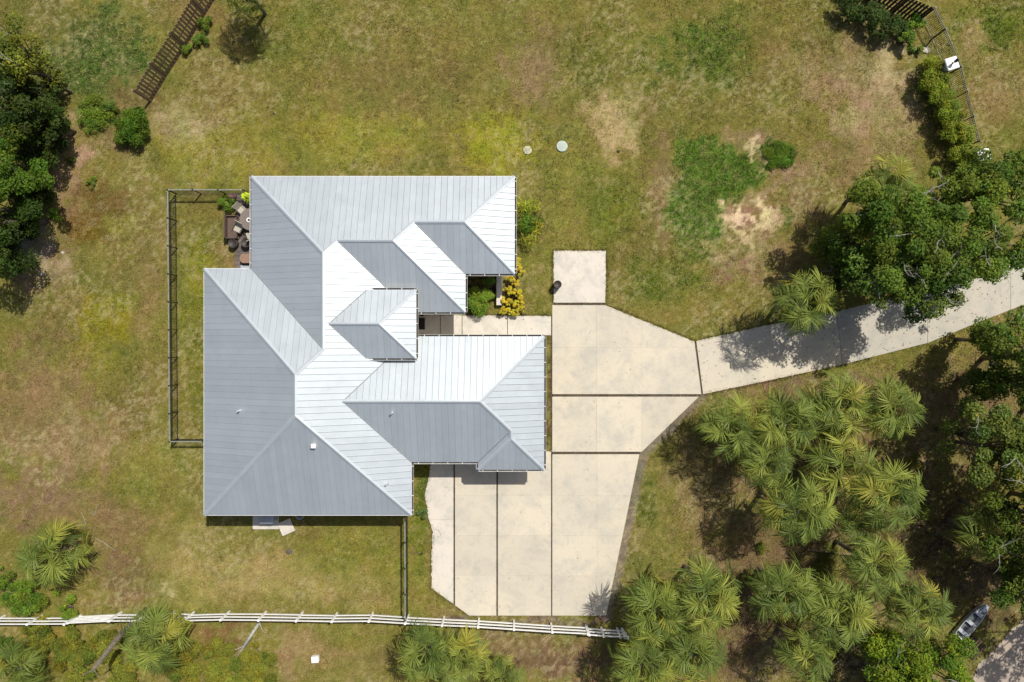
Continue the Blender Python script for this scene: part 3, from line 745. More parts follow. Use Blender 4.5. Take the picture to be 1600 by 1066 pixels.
# doors and windows
def window(x, y, nx_, ny_, w=1.2, h=1.2, z=1.5):
    rz = math.atan2(ny_, nx_) + pi / 2
    t = link('window', None, house, (x, y, z), (0, 0, rz))
    fm = MB()
    fm.box((0, 0, h / 2), (w + .12, .08, .08)); fm.box((0, 0, -h / 2), (w + .16, .12, .08))
    fm.box((-w / 2, 0, 0), (.08, .08, h - .08)); fm.box((w / 2, 0, 0), (.08, .08, h - .08)); fm.box((0, 0, 0), (w - .08, .05, .05))
    fm.build('frame', M['white'], t); MB().box((0, .01, 0), (w - .08, .03, h - .08)).build('pane', M['glass'], t)
for a in [(-14,9.78,0,1),(-11,9.78,0,1),(-8,9.78,0,1),(-4.5,9.78,0,1),(-1.6,9.78,0,1),(-18.78,2,-1,0),(-18.78,-2.5,-1,0),(-18.78,-7.5,-1,0),(-17,-10.38,0,-1),(-9.5,-10.38,0,-1),(-.39,7.4,1,0),(-3.48,3.1,1,0),(1.46,-4,1,0),(-4.7,2.36,0,-1)]:
    window(*a)
def door(x, y, nx_, ny_, w, h, name, mat, rows=4):
    rz = math.atan2(ny_, nx_) + pi / 2
    t = link(name, None, house, (x, y, 0), (0, 0, rz))
    MB().box((0, -.01, h / 2 + .05), (w, .06, h)).build('door_leaf', M[mat], t)
    fm = MB()
    for r in range(rows):
        fm.box((0, -.05, .05 + (r + .5) * h / rows), (w - .12, .03, h / rows - .1))
    fm.build('door_panel', M[mat], t)
door(-4.3, -7.03, 0, -1, 2.9, 2.2, 'garage_door', 'white'); door(-.1, -7.51, 0, -1, 2.6, 2.2, 'garage_door', 'white')
door(-6.85, 1.05, 1, 0, 1.0, 2.15, 'front_door', 'wooddk', 3)
door(-15.8, 7.0, -1, 0, 2.4, 2.1, 'patio_door', 'glass', 1)

# roof vents
def on_roof(key, px, py, kind):
    x, y = P(px, py, 4.0)
    for _ in range(6):
        z = zof(key, x, y); x, y = P(px, py, z + .15)
    z = zof(key, x, y); mb = MB()
    if kind == 'pipe':
        mb.lathe([(.12, -.04), (.07, .06), (.05, .08), (.05, .36), (.04, .36), (.04, .2)], (x, y, z), 14)
        return mb.build('vent_pipe', M['galv'], house, True)
    mb.box((x, y, z + .1), (.2, .2, .24)); mb.bevbox((x, y, z + .24), (.29, .27, .07), .02)
    return mb.build('vent_box', M['white'], house)
on_roof('I', 373, 642, 'pipe'); on_roof('J', 490, 697, 'box'); on_roof('L', 612, 646, 'pipe'); on_roof('G', 604, 757, 'pipe')

# ------------------------------------------------------------------ vegetation builders
def leaf_cloud(cent, rad, n, size, colr, jit=.25, flat=.75, aspect=.5, name='foliage', mat='leaf', shell=.45, zs=.8, upb=.9):
    """cent (k,3) clump centres, rad (k,) radii, n leaves in all"""
    cent = np.asarray(cent, float); rad = np.asarray(rad, float)
    pr = rad ** 2 / (rad ** 2).sum()
    ci = rng.choice(len(cent), n, p=pr)
    d = rng.normal(size=(n, 3)); d /= np.linalg.norm(d, axis=1)[:, None]
    r = (shell + (1 - shell) * rng.random(n) ** .5) * rad[ci]
    r *= (.8 + .4 * rng.random(n))
    pos = cent[ci] + d * r[:, None] * np.array([1, 1, zs])
    nr = d * flat + rng.normal(size=(n, 3)) * .55 + np.array([0, 0, upb]); nr /= np.linalg.norm(nr, axis=1)[:, None]
    t = np.cross(nr, rng.normal(size=(n, 3))); t /= np.linalg.norm(t, axis=1)[:, None]
    b = np.cross(nr, t)
    s = size * (.6 + .8 * rng.random(n)); L = s[:, None]; W = s[:, None] * aspect
    v = np.stack([pos - t * L * .5, pos + b * W * .5 - nr * L * .08, pos + t * L * .5 - nr * L * .12, pos - b * W * .5 - nr * L * .08], 1).reshape(-1, 3)
    v[:, 2] = np.maximum(v[:, 2], .015)
    f = np.arange(4 * n).reshape(n, 4)
    cj = 1 + rng.uniform(-jit, jit, (len(cent), 1)); hue = rng.uniform(-1, 1, (len(cent), 1)) * np.array([[.22, .05, .0]])
    c = np.array(colr)[None] * np.array([1.95, 1.8, 1.25]) * (cj + hue)[ci] * (1 + rng.uniform(-.28, .28, (n, 1)))
    yl = rng.random(n) < .04
    c[yl] = c[yl] * np.array([2.0, 1.35, .9])
    c = np.repeat(np.clip(c, .004, .9), 4, axis=0)
    return mesh_np(name, v, f, M[mat], c)

def tree(px, py, z, cr, label, colr=(.062,.105,.016), n=None, group=None, bare=.0, name='oak_tree', cat='tree', seed=0, lobes=None, size=.15):
    """crown centred at height z seen at px, py; crown radius cr"""
    x, y = P(px, py, z); rr = random.Random(seed * 13 + 5)
    t = thing(name, label, cat, (x, y, 0), 0, group); size *= 1.1
    k = lobes or int(6 + cr * 4.2)
    cen = []; rd = []
    for i in range(k):
        a = i * 2.399 + rr.uniform(-.5, .5); q = math.sqrt((i + .5) / k) * cr * rr.uniform(.75, 1.2)
        zz = z + (cr * .42) * (1 - (q / cr) ** 2) + rr.uniform(-.5, .35)
        cen.append((q * cos(a), q * sin(a), zz)); rd.append(rr.uniform(.3, .76) * (.75 + cr * .1))
    ntop = len(cen)
    for i in range(int(k * .5)):
        a = rr.uniform(0, 6.28); q = cr * rr.uniform(.1, .9)
        cen.append((q * cos(a), q * sin(a), z * rr.uniform(.38, .92))); rd.append(rr.uniform(.45, .85))
    n = int((n or int(2300 * cr)) * 1.35)
    link('crown', leaf_cloud(cen, rd, n, size, colr), t)
    lean = (rr.uniform(-.4, .4), rr.uniform(-.4, .4)); tr = .06 + cr * .028
    zf = z * .5
    mb = MB(); mb.tube([(0, 0, -.1), (lean[0] * .4, lean[1] * .4, zf * .5), (lean[0], lean[1], zf)], [tr * 1.35, tr, tr * .85], 9)
    mb.build('trunk', M['bark'], t, True)
    mb = MB()
    for i in rr.sample(range(len(cen)), min(len(cen), 12)):
        c = Vector(cen[i]); s_ = Vector((lean[0], lean[1], zf * rr.uniform(.85, 1.0)))
        m_ = s_.lerp(c, .5) + Vector((rr.uniform(-.3, .3), rr.uniform(-.3, .3), .15))
        mb.tube([s_, m_, c], [tr * .5, tr * .3, .03], 6)
    mb.build('limb', M['bark'], t, True)
    for j in range(int(bare)):
        mb = MB(); c = Vector(cen[rr.randrange(ntop)]); c.z += .3
        d = Vector((rr.uniform(-1, 1), rr.uniform(-1, 1), .2)).normalized(); q = c
        pts = [c]
        for s_ in range(4):
            d = (d + Vector((rr.uniform(-.5, .5), rr.uniform(-.5, .5), 0))).normalized(); q = q + d * rr.uniform(.2, .34); pts.append(q)
        mb.tube(pts, [.022, .019, .015, .011, .006], 5)
        for s_ in range(5):
            b0 = pts[1 + s_ % 4]; e_ = (d + Vector((rr.uniform(-1.2, 1.2), rr.uniform(-1.2, 1.2), 0))).normalized(); m_ = b0 + e_ * .2
            mb.tube([b0, m_, m_ + (e_ + Vector((rr.uniform(-.6, .6), rr.uniform(-.6, .6), 0))) * .18], [.012, .009, .004], 4)
        mb.build('dead_twig', M['twig'], t)
    return t

def shrub(px, py, r, h, label, colr, n=None, name='shrub', cat='shrub', size=.1, aspect=.5, group=None, k=None, seed=0, ell=1.0, rz=0, z0=0, rs=1.0, flat=.75, jit=.25, upb=.9):
    x, y = P(px, py, h * .6); rr = random.Random(seed * 7 + int(px))
    t = thing(name, label, cat, (x, y, z0), rz, group)
    k = k or max(4, int(6 * r * r + 5)); cen = []; rd = []
    for i in range(k):
        a = i * 2.399; q = math.sqrt((i + .5) / k) * r * .95 * rr.uniform(.7, 1.2); a += rr.uniform(-.6, .6)
        cen.append((q * cos(a), q * sin(a) * ell, h * (.45 + .35 * (1 - (q / r) ** 2)) + rr.uniform(-.08, .08) * h)); rd.append(rr.uniform(.2, .5) * rs * min(r, 1.0) * (1 if r > .5 else 1.2))
    link('foliage', leaf_cloud(cen, rd, n or int(1500 * r + 300), size, colr, jit, flat, aspect, upb=upb), t)
    mb = MB()
    for i in range(min(k, 7)):
        c = Vector(cen[i]); mb.tube([(0, 0, -.03), (c.x * .4, c.y * .4, c.z * .5), c], [.035, .025, .01], 5)
    tag(mb.build('stem', M['bark'], t), kind='stuff')
    return t

# --- palm fronds
def frond_mesh(elev, Lp, Lb, mat, seed, nl=34, droop=.5, wid=.044):
    rr = random.Random(seed); pts = []; p = Vector((.1, 0, 0)); a = elev
    for i in range(6):
        pts.append(p.copy()); p = p + Vector((cos(a), 0, sin(a))) * (Lp / 5); a -= droop * .26
    mb = MB(); mb.tube(pts, [.035, .028, .024, .022, .02, .016], 5)
    hast = pts[-1]; costa = [hast]; a2 = a
    for i in range(5):
        costa.append(costa[-1] + Vector((cos(a2), 0, sin(a2))) * (Lb * .13)); a2 -= .20 + .1 * droop
    for i in range(nl):
        u = (i + .5) / nl * 2 - 1; s_ = 1 if u > 0 else -1; u = abs(u)
        ang = R(6) + (u ** .95) * R(98) + rr.uniform(-.05, .05)
        ci = (1 - u) * 5 * .97; j = int(min(ci, 4)); base = costa[j].lerp(costa[j + 1], min(ci - j, 1))
        T = (costa[j + 1] - costa[j]).normalized(); Sd = Vector((0, 1, 0)); U = T.cross(Sd) * -1
        if U.z < 0: U = -U
        d = T * cos(ang) + Sd * sin(ang) * s_ + U * (.04 + .34 * sin(ang)) + U * rr.uniform(-.10, .16)
        d.normalize(); L = Lb * (.80 + .2 * (1 - u)) * rr.uniform(.78, 1.12)
        wv = d.cross(U).normalized(); tw = rr.uniform(-.9, .9); wv = (wv * cos(tw) + U * sin(tw)) * (wid / 2 * rr.uniform(.8, 1.25))
        g1 = Vector((0, 0, -1)); dr = droop * rr.uniform(.5, 1.7)
        p0 = base; p1 = base + d * L * .42 + g1 * L * .02 * dr; p2 = base + d * L * .75 + g1 * L * .14 * dr; p3 = base + d * L * (1.0 - .08 * dr) + g1 * L * .42 * dr
        b = len(mb.v)
        mb.v += [tuple(q) for q in (p0 - wv * .35, p0 + wv * .35, p1 - wv, p1 + wv, p2 - wv * .7, p2 + wv * .7, p3)]
        mb.f += [[b, b + 1, b + 3, b + 2], [b + 2, b + 3, b + 5, b + 4], [b + 4, b + 5, b + 6]]
    return mb.me('frond', mat)
FR = {}
for e_i, (el, Lp, Lb, dr) in enumerate([(80, .75, .95, .5), (60, 1.1, 1.05, .65), (38, 1.35, 1.1, .95), (12, 1.4, 1.1, 1.15), (-22, 1.3, 1.0, 1.25)]):
    for s_ in range(3):
        FR[e_i, s_] = frond_mesh(R(el), Lp, Lb, M['frond'], e_i * 10 + s_, droop=dr)
FRY = [frond_mesh(R(14), 1.4, 1.05, M['frondy'], 70 + s_, droop=1.0) for s_ in range(2)]
FRD = [frond_mesh(R(-34), 1.3, .9, M['dead'], 90 + s_, nl=22, droop=1.1, wid=.045) for s_ in range(2)]
PALMS = 'cabbage palms with fan shaped fronds'
def palm(px, py, z, label, sc=1.0, n=30, ndead=4, nyel=3, seed=0, group=PALMS, lean=0):
    x, y = P(px, py, z); rr = random.Random(seed + 100)
    t = thing('palm_tree', label, 'palm', (x, y, 0), 0, group)
    mb = MB(); zs = z - .15; seg = 9; pts = []; rad = []
    for i in range(seg + 1):
        pts.append((sin(i * .6) * .05, cos(i * .5) * .05 - .05, -.1 + (zs + .1) * i / seg)); rad.append((.14 if i < seg - 2 else .2) * (1 + .06 * (i % 2)) * sc)
    mb.tube(pts, rad, 10)
    for i in range(14):    # old leaf bases
        a = i * 2.399; zz = zs - .05 - .07 * i
        if zz > .3:
            mb.box((cos(a) * .22 * sc, sin(a) * .22 * sc, zz), (.16, .07, .05), rot=Matrix.Rotation(a, 3, 'Z') @ Matrix.Rotation(-.6, 3, 'Y'))
    mb.build('trunk', M['palmbark'], t)
    for i in range(n):
        u = (i + .5) / n; cls = min(4, int(u ** 1.0 * 5.0)); me = FR[cls, rr.randrange(3)]
        if i >= n - 8 and nyel > 0 and rr.random() < .45: me = FRY[rr.randrange(2)]; nyel -= 1
        s_ = sc * rr.uniform(.85, 1.12)
        o = link('frond', me, t, (0, 0, zs + .05 - .012 * i), (rr.uniform(-.3, .3), rr.uniform(-.14, .14), i * 2.399 + rr.uniform(-.25, .25)))
        o.scale = (s_, s_ * rr.uniform(.9, 1.15), s_)
    for i in range(ndead):
        o = link('dead_frond', FRD[rr.randrange(2)], t, (0, 0, zs - .4), (rr.uniform(-.2, .2), rr.uniform(-.2, .3), rr.uniform(0, 6.28)))
        o.scale = (sc * rr.uniform(.75, 1.0),) * 3
    return t

PL = [
 (1141,666,4.6,1.0,'palm nearest the driveway bend beside the gravel strip'),
 (1230,664,4.8,1.02,'palm just east of the one nearest the driveway bend'),
 (1198,727,4.2,.84,'smaller palm tucked below and between the two at the driveway bend'),
 (1314,632,4.6,1.05,'full round palm closest to the lower edge of the long drive, left of a pair'),
 (1394,640,4.6,.98,'palm closest to the lower edge of the long drive, right of a pair'),
 (1316,732,5.0,1.08,'blue green palm in the middle of the palm grove'),
 (1246,802,5.8,1.08,'yellowish palm standing at the western point of the grove over open grass'),
 (1388,780,5.2,1.05,'palm at the eastern side of the grove beside deep shade'),
 (1345,822,4.6,.8,'small palm squeezed between two large ones at the east of the grove'),
 (1372,886,5.0,1.02,'palm with a fallen brown stem lying at its left, south east of the grove'),
 (1228,928,5.2,1.05,'palm with brown tipped upper fronds beside a bare grass triangle'),
 (1312,958,5.0,1.08,'large light green palm south of the fallen brown stem'),
 (1436,955,4.6,.95,'palm nearest the small grey boat'),
 (1026,956,5.2,1.06,'rusty tipped palm shading the corner of the driveway'),
 (1106,932,5.2,1.06,'round palm just right of the rusty tipped one by the driveway corner'),
 (1084,1024,5.0,1.04,'yellow green palm below the pair at the driveway corner'),
 (1003,1042,4.6,1.0,'palm at the bottom edge just past the end of the white rail fence'),
 (1262,1030,4.0,.92,'dark shaded palm at the bottom edge below the grove'),
 (664,1022,3.6,.92,'left palm of three growing under the middle of the white rail fence'),
 (722,1032,3.4,.92,'middle palm of three growing under the middle of the white rail fence'),
 (786,1062,3.0,.75,'small right palm of three under the white rail fence, cut by the frame'),
 (78,868,2.6,1.1,'lone broad yellow green palm in the brown field at the left'),
 (236,1000,3.2,1.05,'drooping palm overhanging the white rail fence beside the leaning dead trunk'),
 (22,1046,2.8,.9,'windblown palm in the bottom left corner'),
 (1386,288,4.7,.95,'palm poking above the oak crown north of the long drive'),
 (1262,474,5.6,.98,'grey green palm overhanging the upper edge of the long drive'),
 (1546,838,4.0,.9,'shaded palm under the oaks at the right edge'),
 (378,-26,3.4,.85,'yellowing palm at the top edge by the brown wooden fence'),
]
for i, (a, b, z, s_, lab) in enumerate(PL):
    palm(a, b, z + ((i * 7) % 5 - 2) * .28, lab, s_ * 1.03, n=32 if s_ > .9 else 26, seed=i, ndead=5 if i % 3 else 7, nyel=5 if i in (6, 21, 22, 23, 27, 18) else 2)

# --- broadleaf trees
TR = [
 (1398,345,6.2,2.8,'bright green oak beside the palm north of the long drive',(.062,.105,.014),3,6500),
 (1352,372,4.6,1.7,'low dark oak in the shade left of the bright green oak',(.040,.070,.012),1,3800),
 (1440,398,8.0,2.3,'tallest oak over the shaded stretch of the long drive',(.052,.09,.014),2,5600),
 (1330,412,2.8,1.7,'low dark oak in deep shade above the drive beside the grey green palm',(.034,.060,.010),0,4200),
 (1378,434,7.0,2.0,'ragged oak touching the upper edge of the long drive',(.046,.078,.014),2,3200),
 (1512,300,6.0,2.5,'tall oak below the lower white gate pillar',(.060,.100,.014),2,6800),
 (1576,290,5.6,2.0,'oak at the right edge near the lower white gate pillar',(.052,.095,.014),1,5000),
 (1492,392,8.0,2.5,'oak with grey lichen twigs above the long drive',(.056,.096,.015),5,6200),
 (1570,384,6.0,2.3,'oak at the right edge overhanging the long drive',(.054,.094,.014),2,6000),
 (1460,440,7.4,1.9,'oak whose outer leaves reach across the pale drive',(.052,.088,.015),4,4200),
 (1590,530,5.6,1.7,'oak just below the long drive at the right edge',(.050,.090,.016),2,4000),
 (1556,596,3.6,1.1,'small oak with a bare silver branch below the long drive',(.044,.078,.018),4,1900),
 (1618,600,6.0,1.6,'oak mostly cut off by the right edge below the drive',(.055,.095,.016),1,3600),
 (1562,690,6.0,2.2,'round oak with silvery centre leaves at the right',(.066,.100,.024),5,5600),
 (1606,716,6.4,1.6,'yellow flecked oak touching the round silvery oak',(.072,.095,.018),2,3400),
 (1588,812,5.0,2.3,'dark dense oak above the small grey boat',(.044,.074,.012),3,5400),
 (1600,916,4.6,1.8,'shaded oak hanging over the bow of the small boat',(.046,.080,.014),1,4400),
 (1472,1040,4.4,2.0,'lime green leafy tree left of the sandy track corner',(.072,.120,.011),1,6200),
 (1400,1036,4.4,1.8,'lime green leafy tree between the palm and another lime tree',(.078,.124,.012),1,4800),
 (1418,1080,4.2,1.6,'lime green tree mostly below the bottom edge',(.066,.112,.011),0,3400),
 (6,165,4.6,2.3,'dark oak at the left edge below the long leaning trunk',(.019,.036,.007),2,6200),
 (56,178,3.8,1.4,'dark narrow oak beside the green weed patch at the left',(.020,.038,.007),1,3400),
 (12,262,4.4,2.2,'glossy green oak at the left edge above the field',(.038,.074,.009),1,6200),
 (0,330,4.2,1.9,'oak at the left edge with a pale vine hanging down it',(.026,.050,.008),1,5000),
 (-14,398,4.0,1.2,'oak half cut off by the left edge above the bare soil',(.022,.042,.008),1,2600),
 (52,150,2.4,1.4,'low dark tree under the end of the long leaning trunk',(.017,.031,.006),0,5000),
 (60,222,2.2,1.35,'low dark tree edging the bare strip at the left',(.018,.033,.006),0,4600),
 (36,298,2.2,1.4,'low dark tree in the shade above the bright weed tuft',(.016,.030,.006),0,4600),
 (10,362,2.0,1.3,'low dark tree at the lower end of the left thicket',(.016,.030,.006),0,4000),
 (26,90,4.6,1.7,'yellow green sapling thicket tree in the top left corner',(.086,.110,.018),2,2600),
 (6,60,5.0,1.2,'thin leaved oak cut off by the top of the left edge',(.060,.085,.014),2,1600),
]
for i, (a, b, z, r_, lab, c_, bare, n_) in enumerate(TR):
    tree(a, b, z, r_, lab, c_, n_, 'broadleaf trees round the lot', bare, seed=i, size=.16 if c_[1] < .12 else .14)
# tall trees beyond the right edge whose shade falls into the picture
for i, (bx, by, z, r_) in enumerate([(1535,560,9.0,2.8),(1598,640,9.0,2.8),(1560,705,8.5,2.6),(1580,770,8.5,2.8),(1590,850,8.0,2.6),(1648,930,8.0,2.4)]):
    x, y = P(bx, by); qx, qy = x / S * H / (H - z) + 800, 533 - y / S * H / (H - z)
    tree(qx, qy, z, r_, ['tall spreading oak at the right edge over the drive', 'tall open oak east of the palm pair', 'tall oak behind the round silvery oak', 'tall dark oak east of the deep shade', 'tall oak east of the small boat', 'tall oak shading the sandy track in the corner'][i],
         (.05,.085,.014), 3300, 'broadleaf trees round the lot', 3, seed=60 + i, size=.2)

# --- shrubs, hedges, weeds
shrub(752,466,1.0,1.4,'leafy green shrub in the court between the roof corner and white bench',(.10,.17,.025),3000,size=.19,aspect=.2,seed=1,flat=.5)
shrub(766,440,.42,1.0,'small shaded green shrub at the top of the court beside the white bench',(.07,.13,.022),900,size=.12,aspect=.28,seed=2)
YC = [(807,410,.30),(812,424,.34),(797,434,.30),(806,441,.30),(794,455,.34),(808,458,.36),(813,468,.28),(790,472,.30),(802,474,.36),(814,482,.26),(786,486,.28),(797,488,.30),(808,488,.24)]
YL = ['topmost golden croton beside the white house corner','golden croton second from the top by the house corner','golden croton touching the corner gutter','golden croton right of the corner gutter','golden croton beside the top of the white bench','full golden croton in the middle of the planted row','golden croton at the lawn edge in the middle of the row','golden croton touching the lower white bench','large golden croton below the middle of the row','golden croton at the lawn side near the walkway','golden croton left most above the walkway','golden croton overhanging the walkway joint','small golden croton overhanging the walkway at the lawn side']
for i, (a, b, r_) in enumerate(YC):
    shrub(a, b, r_, .85, YL[i], (.27,.25,.03), 460, name='croton', cat='shrub', size=.13, aspect=.45, group='golden crotons by the court', seed=i, k=7, jit=.2, flat=1.0, rs=.72)
shrub(824,325,.62,1.0,'yellow green spiky plant beside the upper right roof edge',(.17,.225,.028),420,rs=1.9,k=5,name='spiky_plant',cat='plant',size=.34,aspect=.12,seed=3,flat=.9,upb=.3)
shrub(828,349,.62,1.2,'deep green spiky plant in the middle beside the right roof edge',(.06,.115,.016),480,rs=1.9,k=5,name='spiky_plant',cat='plant',size=.36,aspect=.14,seed=4,flat=.9,upb=.3)
shrub(838,353,.40,.9,'golden tipped spiky plant on the lawn side of the bed',(.20,.23,.028),240,rs=1.9,k=5,name='spiky_plant',cat='plant',size=.3,aspect=.13,seed=5,flat=.9,upb=.3)
shrub(824,376,.55,.9,'pale green spiky plant at the bottom of the roof side bed',(.15,.19,.035),380,rs=1.9,k=5,name='spiky_plant',cat='plant',size=.32,aspect=.12,seed=6,flat=.9,upb=.3)
shrub(144,182,1.25,.6,'low bright green weed patch at the end of the wooden fence',(.075,.13,.018),3200,name='weed_clump',cat='weeds',size=.13,aspect=.3,seed=7)
shrub(168,168,.5,.7,'small dark round weed clump beside the fence end',(.05,.09,.015),800,name='weed_clump',cat='weeds',size=.12,aspect=.4,seed=8)
shrub(206,202,1.15,1.2,'dense dark green shrub below the end of the wooden fence',(.055,.105,.014),4200,size=.3,aspect=.16,seed=9,upb=.3,flat=.4)
shrub(84,334,.45,.5,'bright green weed tuft on the bare soil at the left',(.12,.19,.025),600,name='weed_clump',cat='weeds',size=.16,aspect=.2,seed=10)
shrub(143,286,.4,.3,'flat green weed patch on the bare soil north of the bright tuft',(.08,.125,.022),500,name='weed_clump',cat='weeds',size=.12,aspect=.3,seed=11)
shrub(112,250,.3,.3,'small green weed patch beside the left trees',(.075,.12,.022),350,name='weed_clump',cat='weeds',size=.12,aspect=.3,seed=12)
shrub(38,932,1.7,1.3,'wide bright green bush above the left end of the white fence',(.075,.135,.018),5200,size=.12,aspect=.4,seed=13,ell=.75)
shrub(106,952,.72,.9,'round green bush touching the white fence rails',(.085,.145,.02),2000,size=.1,aspect=.4,seed=14)
shrub(6,905,.8,1.1,'bright green bush cut off by the left edge above the wide bush',(.07,.13,.018),1500,size=.12,aspect=.4,seed=15)
YG = (.115,.135,.026)
for i, (a, b, r_, lab) in enumerate([(60,1000,1.1,'feathery yellow green bush below the left end of the white fence'),(112,1006,1.3,'feathery yellow green bush left of the white gate shadow'),(160,1012,1.1,'feathery yellow green bush left of the dead trunk'),(120,1044,1.3,'feathery yellow green bush at the bottom edge left of the trunk'),(190,1052,1.2,'feathery yellow green bush at the foot of the dead trunk'),
    (290,1040,1.2,'feathery yellow green bush right of the drooping palm'),(340,1024,1.1,'feathery yellow green bush left of the grey log'),(350,1056,1.3,'feathery yellow green bush at the bottom edge below the grey log'),(400,1028,1.0,'feathery yellow green bush right of the grey log'),(402,1060,1.1,'feathery yellow green bush at the bottom edge farthest right'),(40,1050,1.0,'feathery yellow green bush in the bottom left corner')]):
    shrub(a, b, r_, 1.1, lab, YG, int(7000 * r_), name='feathery_bush', cat='bush', size=.16, aspect=.2, group='feathery yellow green bushes south of the white fence', seed=30 + i, flat=.5, jit=.3, upb=.5)
shrub(8,1010,.9,1.0,'dark green bush at the left edge below the white fence',(.05,.10,.014),1600,size=.12,aspect=.4,seed=50)
shrub(352,318,.62,.7,'green bush beside the patio inside the black fence',(.075,.13,.02),1500,size=.1,aspect=.4,seed=51)
shrub(389,306,.42,1.3,'lime yellow potted leaves against the roof edge on the patio',(.30,.36,.03),620,name='patio_plant',cat='plant',size=.16,aspect=.5,seed=52)
shrub(314,60,.5,.6,'green weeds growing against the wooden fence near the top',(.06,.115,.018),800,name='weed_clump',cat='weeds',size=.14,aspect=.3,seed=53)
shrub(292,75,.4,.5,'green weeds at the middle of the wooden fence foot',(.065,.12,.018),600,name='weed_clump',cat='weeds',size=.14,aspect=.3,seed=54)
shrub(320,34,.4,.8,'upright green plant beside the wooden fence at the top',(.08,.13,.02),500,name='weed_clump',cat='weeds',size=.25,aspect=.15,seed=55)
shrub(660,803,.35,.5,'bluish green weeds beside the lower corner of the roof',(.075,.12,.05),500,name='weed_clump',cat='weeds',size=.12,aspect=.3,seed=56)
shrub(1412,926,0.9,.9,'dry tan grass bush east of the palm grove',(.17,.14,.06),1500,name='dry_bush',cat='bush',size=.1,aspect=.3,seed=57)
shrub(1222,241,1.0,.3,'round lush green tuft of tall grass right of the green mound',(.065,.12,.014),5200,name='grass_tuft',cat='grass tuft',size=.13,aspect=.18,seed=58,flat=.3)
for i, (a, b, r_, lab) in enumerate([(1296,866,.7,'yellow green undergrowth beside the fallen brown stem'),(1283,888,.5,'small undergrowth patch below the fallen brown stem'),(1168,900,.45,'low undergrowth left of the brown tipped palm'),(1352,1004,.6,'dim undergrowth between the light green palm and the lime trees'),(1190,858,.4,'thin green undergrowth at the western point of the grove'),(1300,690,.5,'low undergrowth in the gap right of the driveway bend palms'),(1430,720,.6,'sparse undergrowth in the tree shade east of the grove'),(1446,800,.6,'dim undergrowth patch in deep shade right of the grove')]):
    shrub(a, b, r_, .5, lab, (.075,.095,.016), int(1400 * r_), name='weed_clump', cat='weeds', size=.14, aspect=.22, group='undergrowth in the palm grove', seed=200 + i)
# hedge along the iron fence
HG = [(1462,98,.7),(1456,122,.8),(1474,130,.75),(1468,150,.85),(1486,158,.8),(1478,180,.85),(1496,184,.8),(1492,208,.85),(1508,212,.75),(1502,238,.85),(1514,250,.7)]
hx, hy = P(1486, 170, 1.2)
hedge = thing('hedge', 'long yellow green clipped hedge inside the black iron fence', 'hedge', (hx, hy, 0))
cen = []; rd = []
for i, (a, b, r_) in enumerate(HG):
    for j in range(8):
        x, y = P(a + random.uniform(-10, 10), b + random.uniform(-13, 13), 1.4)
        cen.append((x - hx, y - hy, random.uniform(1.0, 1.5))); rd.append(random.uniform(.25, .42))
    for j in range(2):
        x, y = P(a - 4, b, .7); cen.append((x - hx, y - hy, .6)); rd.append(.55)
link('foliage', leaf_cloud(cen, rd, 24000, .11, (.10,.14,.016), .35), hedge)
mb = MB()
for i in range(0, len(cen), 6):
    c = cen[i]; mb.tube([(c[0], c[1], -.05), (c[0] + .05, c[1], .5), (c[0], c[1], c[2])], [.04, .03, .015], 5)
tag(mb.build('stem', M['bark'], hedge), kind='stuff')
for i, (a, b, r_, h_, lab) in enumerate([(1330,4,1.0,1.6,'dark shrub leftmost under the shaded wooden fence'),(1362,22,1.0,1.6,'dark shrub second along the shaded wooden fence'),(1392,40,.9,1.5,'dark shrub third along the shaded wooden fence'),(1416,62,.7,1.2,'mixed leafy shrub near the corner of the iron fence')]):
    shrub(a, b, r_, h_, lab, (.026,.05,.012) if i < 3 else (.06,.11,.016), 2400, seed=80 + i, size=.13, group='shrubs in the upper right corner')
shrub(1430,34,.6,1.1,'bright green vine at the corner where wood and iron fences meet',(.085,.15,.02),1300,name='vine',cat='vine',size=.13,seed=90)
shrub(1436,78,.35,.5,'low weeds beside the white rock at the iron fence',(.06,.11,.02),450,name='weed_clump',cat='weeds',size=.11,seed=91)

# --- leaning dead trunks and logs
def snag(pts, rad, label, name='dead_trunk', cat='dead tree', mat='bark'):
    x, y = pts[0][0], pts[0][1]
    t = thing(name, label, cat, (x, y, 0))
    mb = MB(); mb.tube([(p[0] - x, p[1] - y, p[2]) for p in pts], rad, 10); mb.build('trunk', M[mat], t, True)
    mb = MB()
    for j in range(3):
        a = Vector(pts[-1 - (j % 2)]) - Vector((x, y, 0)); d = Vector((random.uniform(-1, 1), random.uniform(-1, 1), .3)).normalized()
        mb.tube([a, a + d * .5, a + d * .9 + Vector((.1, .1, -.05))], [.04, .025, .01], 5)
    tag(mb.build('branch', M[mat], t), kind='stuff')
    return t
p0 = P(228, 952); p1 = P(188, 992, 2.4); p2 = P(146, 1046, 5.0)
snag([(*p0, -.05), (*p1, 2.4), (*p2, 5.0)], [.17, .18, .12], 'grey leaning dead trunk crossing over the white fence by the gate')
p0 = P(112, 146); p1 = P(60, 116, 2.2); p2 = P(-6, 82, 4.8)
snag([(*p0, -.05), (*p1, 2.2), (*p2, 4.8)], [.10, .10, .11], 'long leaning grey trunk across the top left corner', mat='bark')
p0 = P(406, 972); p1 = P(381, 1010, .5)
snag([(*p0, .08), (*p1, .45)], [.10, .12], 'short grey log propped below the white fence', 'log', 'log', 'twig')
p0 = P(1262, 860, .2); p1 = P(1345, 868, .4)
snag([(*p0, .15), (*p1, .4)], [.06, .09], 'thin brown fallen stem lying between two palms', 'log', 'log', 'wood')
p0 = P(1165, 868, .05); p1 = P(1200, 868, .05)
